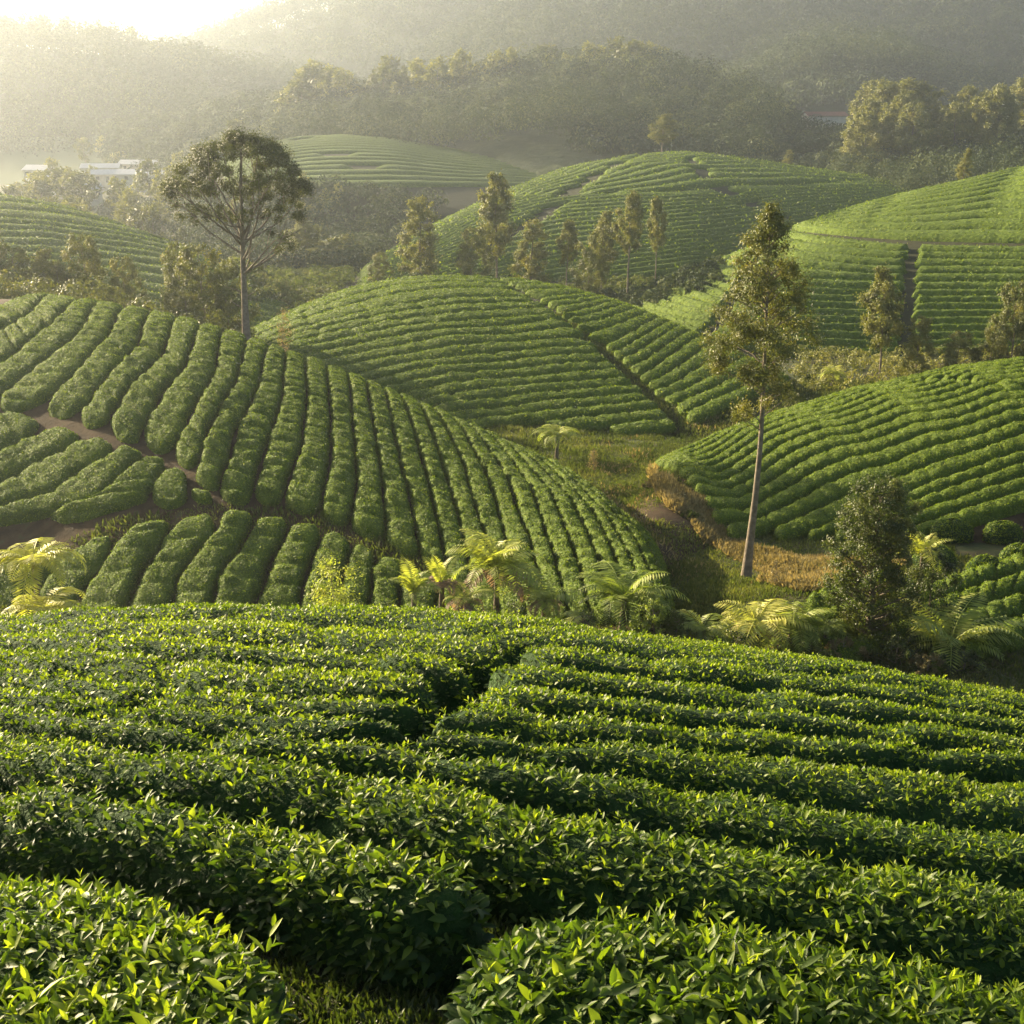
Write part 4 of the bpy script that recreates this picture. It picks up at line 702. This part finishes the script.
def fern(px, top, y, wpx, label, nf=13, trunk=True, mat_=None, tint=.55, lift=1.3, droop=2.1, dry=0, seed=0, name='tree_fern', zpx=None, ncl=1):
    """tree fern whose crown centre is at (px, top)"""
    mat_ = mat_ or M_FERN; loc = at(px, y, -.15); R = wpx*y/F/2*1.1; hub = float(ae(px, top)[1])*y-loc[2]-R*.78; hub = max(hub, .25)
    root = empty(name, loc); B = Buf(); n = 10; P = np.stack([np.linspace(0, .08, n)*1., 0*np.arange(n), np.linspace(0, hub, n)], 1); tube(B, P, np.linspace(.14, .09, n)*(.35 if dry == 1 else 1)*(1+.15*rng.random(n)), 8); obj('trunk', B.mesh('trunk', [M_WOOD]), root)
    vs_ = [frond_mesh(R*f*1.5, 21, R*.36, droop*dr, mt, tn, lift*lf, sub=False) for f, dr, mt, tn, lf in ((1, 1, mat_, tint, 1), (.85, .8, mat_, tint+.15, 1.2), (1., 1.2, mat_, tint-.12, .7), (.8, 1.4, M_FERNP if dry else mat_, tint, .4))]
    nf = int(nf*1.7)
    for i in range(nf):
        m = vs_[i % 3] if (not dry or i % dry) else vs_[3]
        f = obj('frond', m, root, (.05, 0, hub)); s = random.uniform(.62, 1.1); f.scale = (s, s, s); f.rotation_euler = (random.uniform(-.25, .25), random.uniform(-.2, .2), i*2.4+random.uniform(-.3, .3))
    tag(root, label, 'tree fern' if name == 'tree_fern' else 'fern', 'ferns beyond the foreground crest'); return root
fern(494, 531, 49, 104, 'tall golden-green tree fern, the highest of the ferns at centre', 18, tint=.65, lift=1.15, dry=6)
fern(462, 573, 47, 70, 'low fern with pinkish dry fronds left of the tallest fern', 9, dry=2, lift=.8)
fern(405, 569, 46.5, 62, 'small upright fern left of the pinkish fern', 8, lift=1.2, droop=1.5, tint=.6)
fern(435, 562, 47.5, 54, 'feathery pale fern with dry tips between two small ferns', 7, lift=1.3, droop=1.2, dry=2)
fern(545, 572, 48, 74, 'low spreading fern just right of the tallest fern', 11, lift=.9, tint=.55, dry=4)
fern(630, 560, 47.5, 108, 'broad green fern in front of the left hill foot', 13, lift=.95, droop=1.7, tint=.35)
fern(585, 596, 46, 54, 'low brownish fern beside the broad green fern', 7, lift=.5, dry=2)
fern(558, 417, 88, 44, 'solitary palm-like tree fern on the saddle behind the left hill', 13, lift=.75, droop=1.5, tint=.6)
fern(2, 526, 47, 100, 'golden tree fern cut by the left frame edge', 16, tint=.9, lift=.9, droop=2.1)
fern(8, 575, 46, 90, 'lower golden fern at the left edge', 10, tint=.95, lift=.7, droop=2.1)
fern(716, 606, 47, 66, 'small fern at the end of the grassy path', 7, tint=.5, lift=.8)
fern(775, 586, 47.5, 104, 'large yellowish tree fern beneath the slim tall tree', 15, tint=.8, lift=.8, droop=2.1, dry=6)
fern(812, 590, 48, 92, 'green drooping fern right of the large yellowish fern', 12, tint=.4, lift=.8, droop=2.)
fern(850, 602, 48, 70, 'darker fern left of the dense shrub tree', 9, tint=.3, lift=.6, droop=2.)
fern(985, 598, 48, 126, 'large tree fern with arched fronds at the right edge', 14, tint=.55, lift=.85, droop=1.6)
fern(946, 531, 50.5, 60, 'bright green palm-like fern above the dark bush', 11, tint=.7, lift=1.0, droop=1.4)
fern(838, 362, 121, 28, 'small pale palm-like fern on the flat before the far right hill', 12, tint=.8, lift=1., droop=2.)
def shrub(px, top, y, wpx, n_leaf, size, fol, label, name='shrub', cl=26, tb=.5, dz=-.1, clr=.16):
    b = at(px, y, dz); Hh = max(htop(px, top, y, b[2]), .5); R = wpx*y/F/2
    o = make_tree(name, b, Hh, lambda t: R*.85*np.sin(np.clip(np.asarray(t)*2.4+.5, 0, pi))+.02, cl, clr, n_leaf, size, fol, .04, t0=.12, shell=.5, tb=tb)
    tag(o, label, 'shrub', 'shrubs and bushes'); return o
shrub(795, 560, 55, 22, 400, .12, M_DRY, 'thin dry straw-coloured plant beside the right hill base')
shrub(317, 560, 46.5, 74, 5200, .12, M_FERN, 'round feathery yellow-green shrub behind the foreground crest', tb=.75)
shrub(960, 546, 50, 62, 6000, .11, M_DARK, 'dark leafy bush below the bright palm-like fern', tb=.15)
shrub(280, 309, 103, 16, 700, .14, M_DRY, 'small reddish-brown bush beside the umbrella tree trunk')
shrub(597, 449, 84, 13, 500, .11, M_DRY, 'tiny orange-brown bush on the saddle path')
shrub(664, 482, 74, 34, 2000, .11, M_DRY, 'dry golden-brown bush on the bank at the path', tb=.3)
shrub(700, 512, 68, 26, 1200, .11, M_GRASS, 'small dull green bush along the grassy bank', tb=.3)
shrub(870, 640, 46.8, 60, 2200, .11, M_DRY, 'rusty low shrub left of the dense tree base', tb=.2)
shrub(930, 636, 46.6, 60, 2200, .11, M_DARK, 'dark low shrub right of the dense tree base', tb=.3)
shrub(1005, 650, 46, 70, 2600, .11, M_DARK, 'dark low shrub under the right edge tree fern', tb=.3)
shrub(965, 655, 45.8, 50, 1600, .11, M_DRY, 'dry brownish shrub below the right tree fern', tb=.35)
for i, (px, top, wd) in enumerate([(665, 600, 40), (690, 612, 30), (755, 632, 60), (800, 640, 50), (340, 596, 36), (520, 600, 60), (480, 606, 60), (380, 602, 40), (590, 610, 50), (650, 618, 40), (845, 648, 50)]):
    shrub(px, top, 45.8, wd, 1500, .1, (M_FERN, M_GRASS, M_DARK)[i % 3], 'low weedy shrub along the foreground crest, %s of eleven' % ['first right of the broad fern', 'by the path end', 'under the yellowish fern', 'under the drooping fern', 'right of the feathery shrub', 'under the tallest fern', 'beneath the tallest fern, left', 'under the small upright fern', 'by the brownish fern', 'right of the brownish fern', 'left of the rusty shrub'][i].replace(',', ' on the'), tb=.4)

# ------------------------------------------------------------------ grass of the valley
def grass(name, n, y0, y1, px0, px1, size, material, label, keep):
    a = rng.uniform(ae(px0, 500)[0], ae(px1, 500)[0], n); y = rng.uniform(y0, y1, n); x = a*y; z = T(x, y); px, py = to_px(np.stack([x, y, z], 1))
    k = keep(px, py, x, y); x, y, z = x[k], y[k], z[k]; n = len(x); P = np.stack([x, y, z-.02], 1); D = nrm(rv(n, .45)+np.array([0, 0, 1.])); S = size*(y/60)**.7*rng.uniform(.4, 1.5, n)*(1+.5*noise(x, y, 0, 1.5))
    B = Buf(); add_blades(B, P, D, nrm(rv(n, 1)), S, S*.28, np.clip(.45+.3*noise(x, y, 7, 2.5)+.15*rng.normal(size=n), 0, 1), 0); o = tag(obj(name, B.mesh(name, [material], False)), kind='stuff'); flabel(o, label, 'grass')
sideR = lambda px: np.interp(px, bx, by)
grass('grass', 430000, 45, 125, 430, 960, .17, M_GRASS, 'short grass on the valley path between the hills', lambda px, py, x, y: fbm(x, y, 0, 2.5, 3)+rng.uniform(-.35, .35, len(x)) > np.where((px < 760) & (px > 560) & (y < 72), .0, -.6))
grass('grass', 130000, 40, 62, -40, 1060, .22, M_GRASS, 'rough grass behind the foreground crest', lambda px, py, x, y: py > -1)
band = lambda px, py, x, y: (px > 650) & (px < 905) & (py > sideR(px)-2) & (py < sideR(px)+np.interp(px, [650, 700, 760, 800, 900], [14, 34, 26, 34, 22])*(1+.3*noise(x, y, 0, 1.5)))
grass('dry_grass', 260000, 52, 92, 640, 910, .3, M_DRY, 'dry golden grass strip below the right hill hedges', band)
grass('dry_grass', 9000, 56, 100, 600, 760, .22, M_DRY, 'scattered dry stalks on the grassy path', lambda px, py, x, y: noise(x, y, 4, 3.) > .15)
# grass in the gap at the camera's feet, its shade put into darker blades
n = 40000; x = rng.uniform(-1.8, .9, n); y = rng.uniform(3.0, 6.4, n); z = FG.zg(x, y)+fbm(x, y, 0, 1.2, 3)*.05; B = Buf(); S = rng.uniform(.02, .075, n)
add_blades(B, np.stack([x, y, z-.005], 1), nrm(rv(n, .6)+np.array([0, 0, .9])), nrm(rv(n, 1)), S, S*.3, np.clip(.3+.15*rng.normal(size=n), 0, 1), 0); o = tag(obj('grass', B.mesh('grass', [M_DARK], False)), kind='stuff'); flabel(o, 'short grass coloured dark for shade between the nearest tea bushes', 'grass')

# ------------------------------------------------------------------ haze
hm = bpy.data.materials.new('haze'); hm.use_nodes = True; nt = hm.node_tree; nt.nodes.clear(); out = nt.nodes.new('ShaderNodeOutputMaterial'); pv = nt.nodes.new('ShaderNodeVolumePrincipled')
pv.inputs['Color'].default_value = (*HAZE_COL, 1); pv.inputs['Density'].default_value = HAZE; pv.inputs['Anisotropy'].default_value = HAZE_G; nt.links.new(pv.outputs[0], out.inputs['Volume'])
bx0 = -4600, 4600, -62, 4300, -34, 185
V = [(x, y, z) for z in bx0[4:] for y in bx0[2:4] for x in bx0[:2]]
tag(obj('haze', mesh('haze', V, [[0, 2, 3, 1], [4, 5, 7, 6], [0, 1, 5, 4], [2, 6, 7, 3], [0, 4, 6, 2], [1, 3, 7, 5]], None, [hm], smooth=False)), kind='stuff')
print('objects', len(bpy.data.objects), 'faces', sum(len(m.polygons) for m in bpy.data.meshes), '')
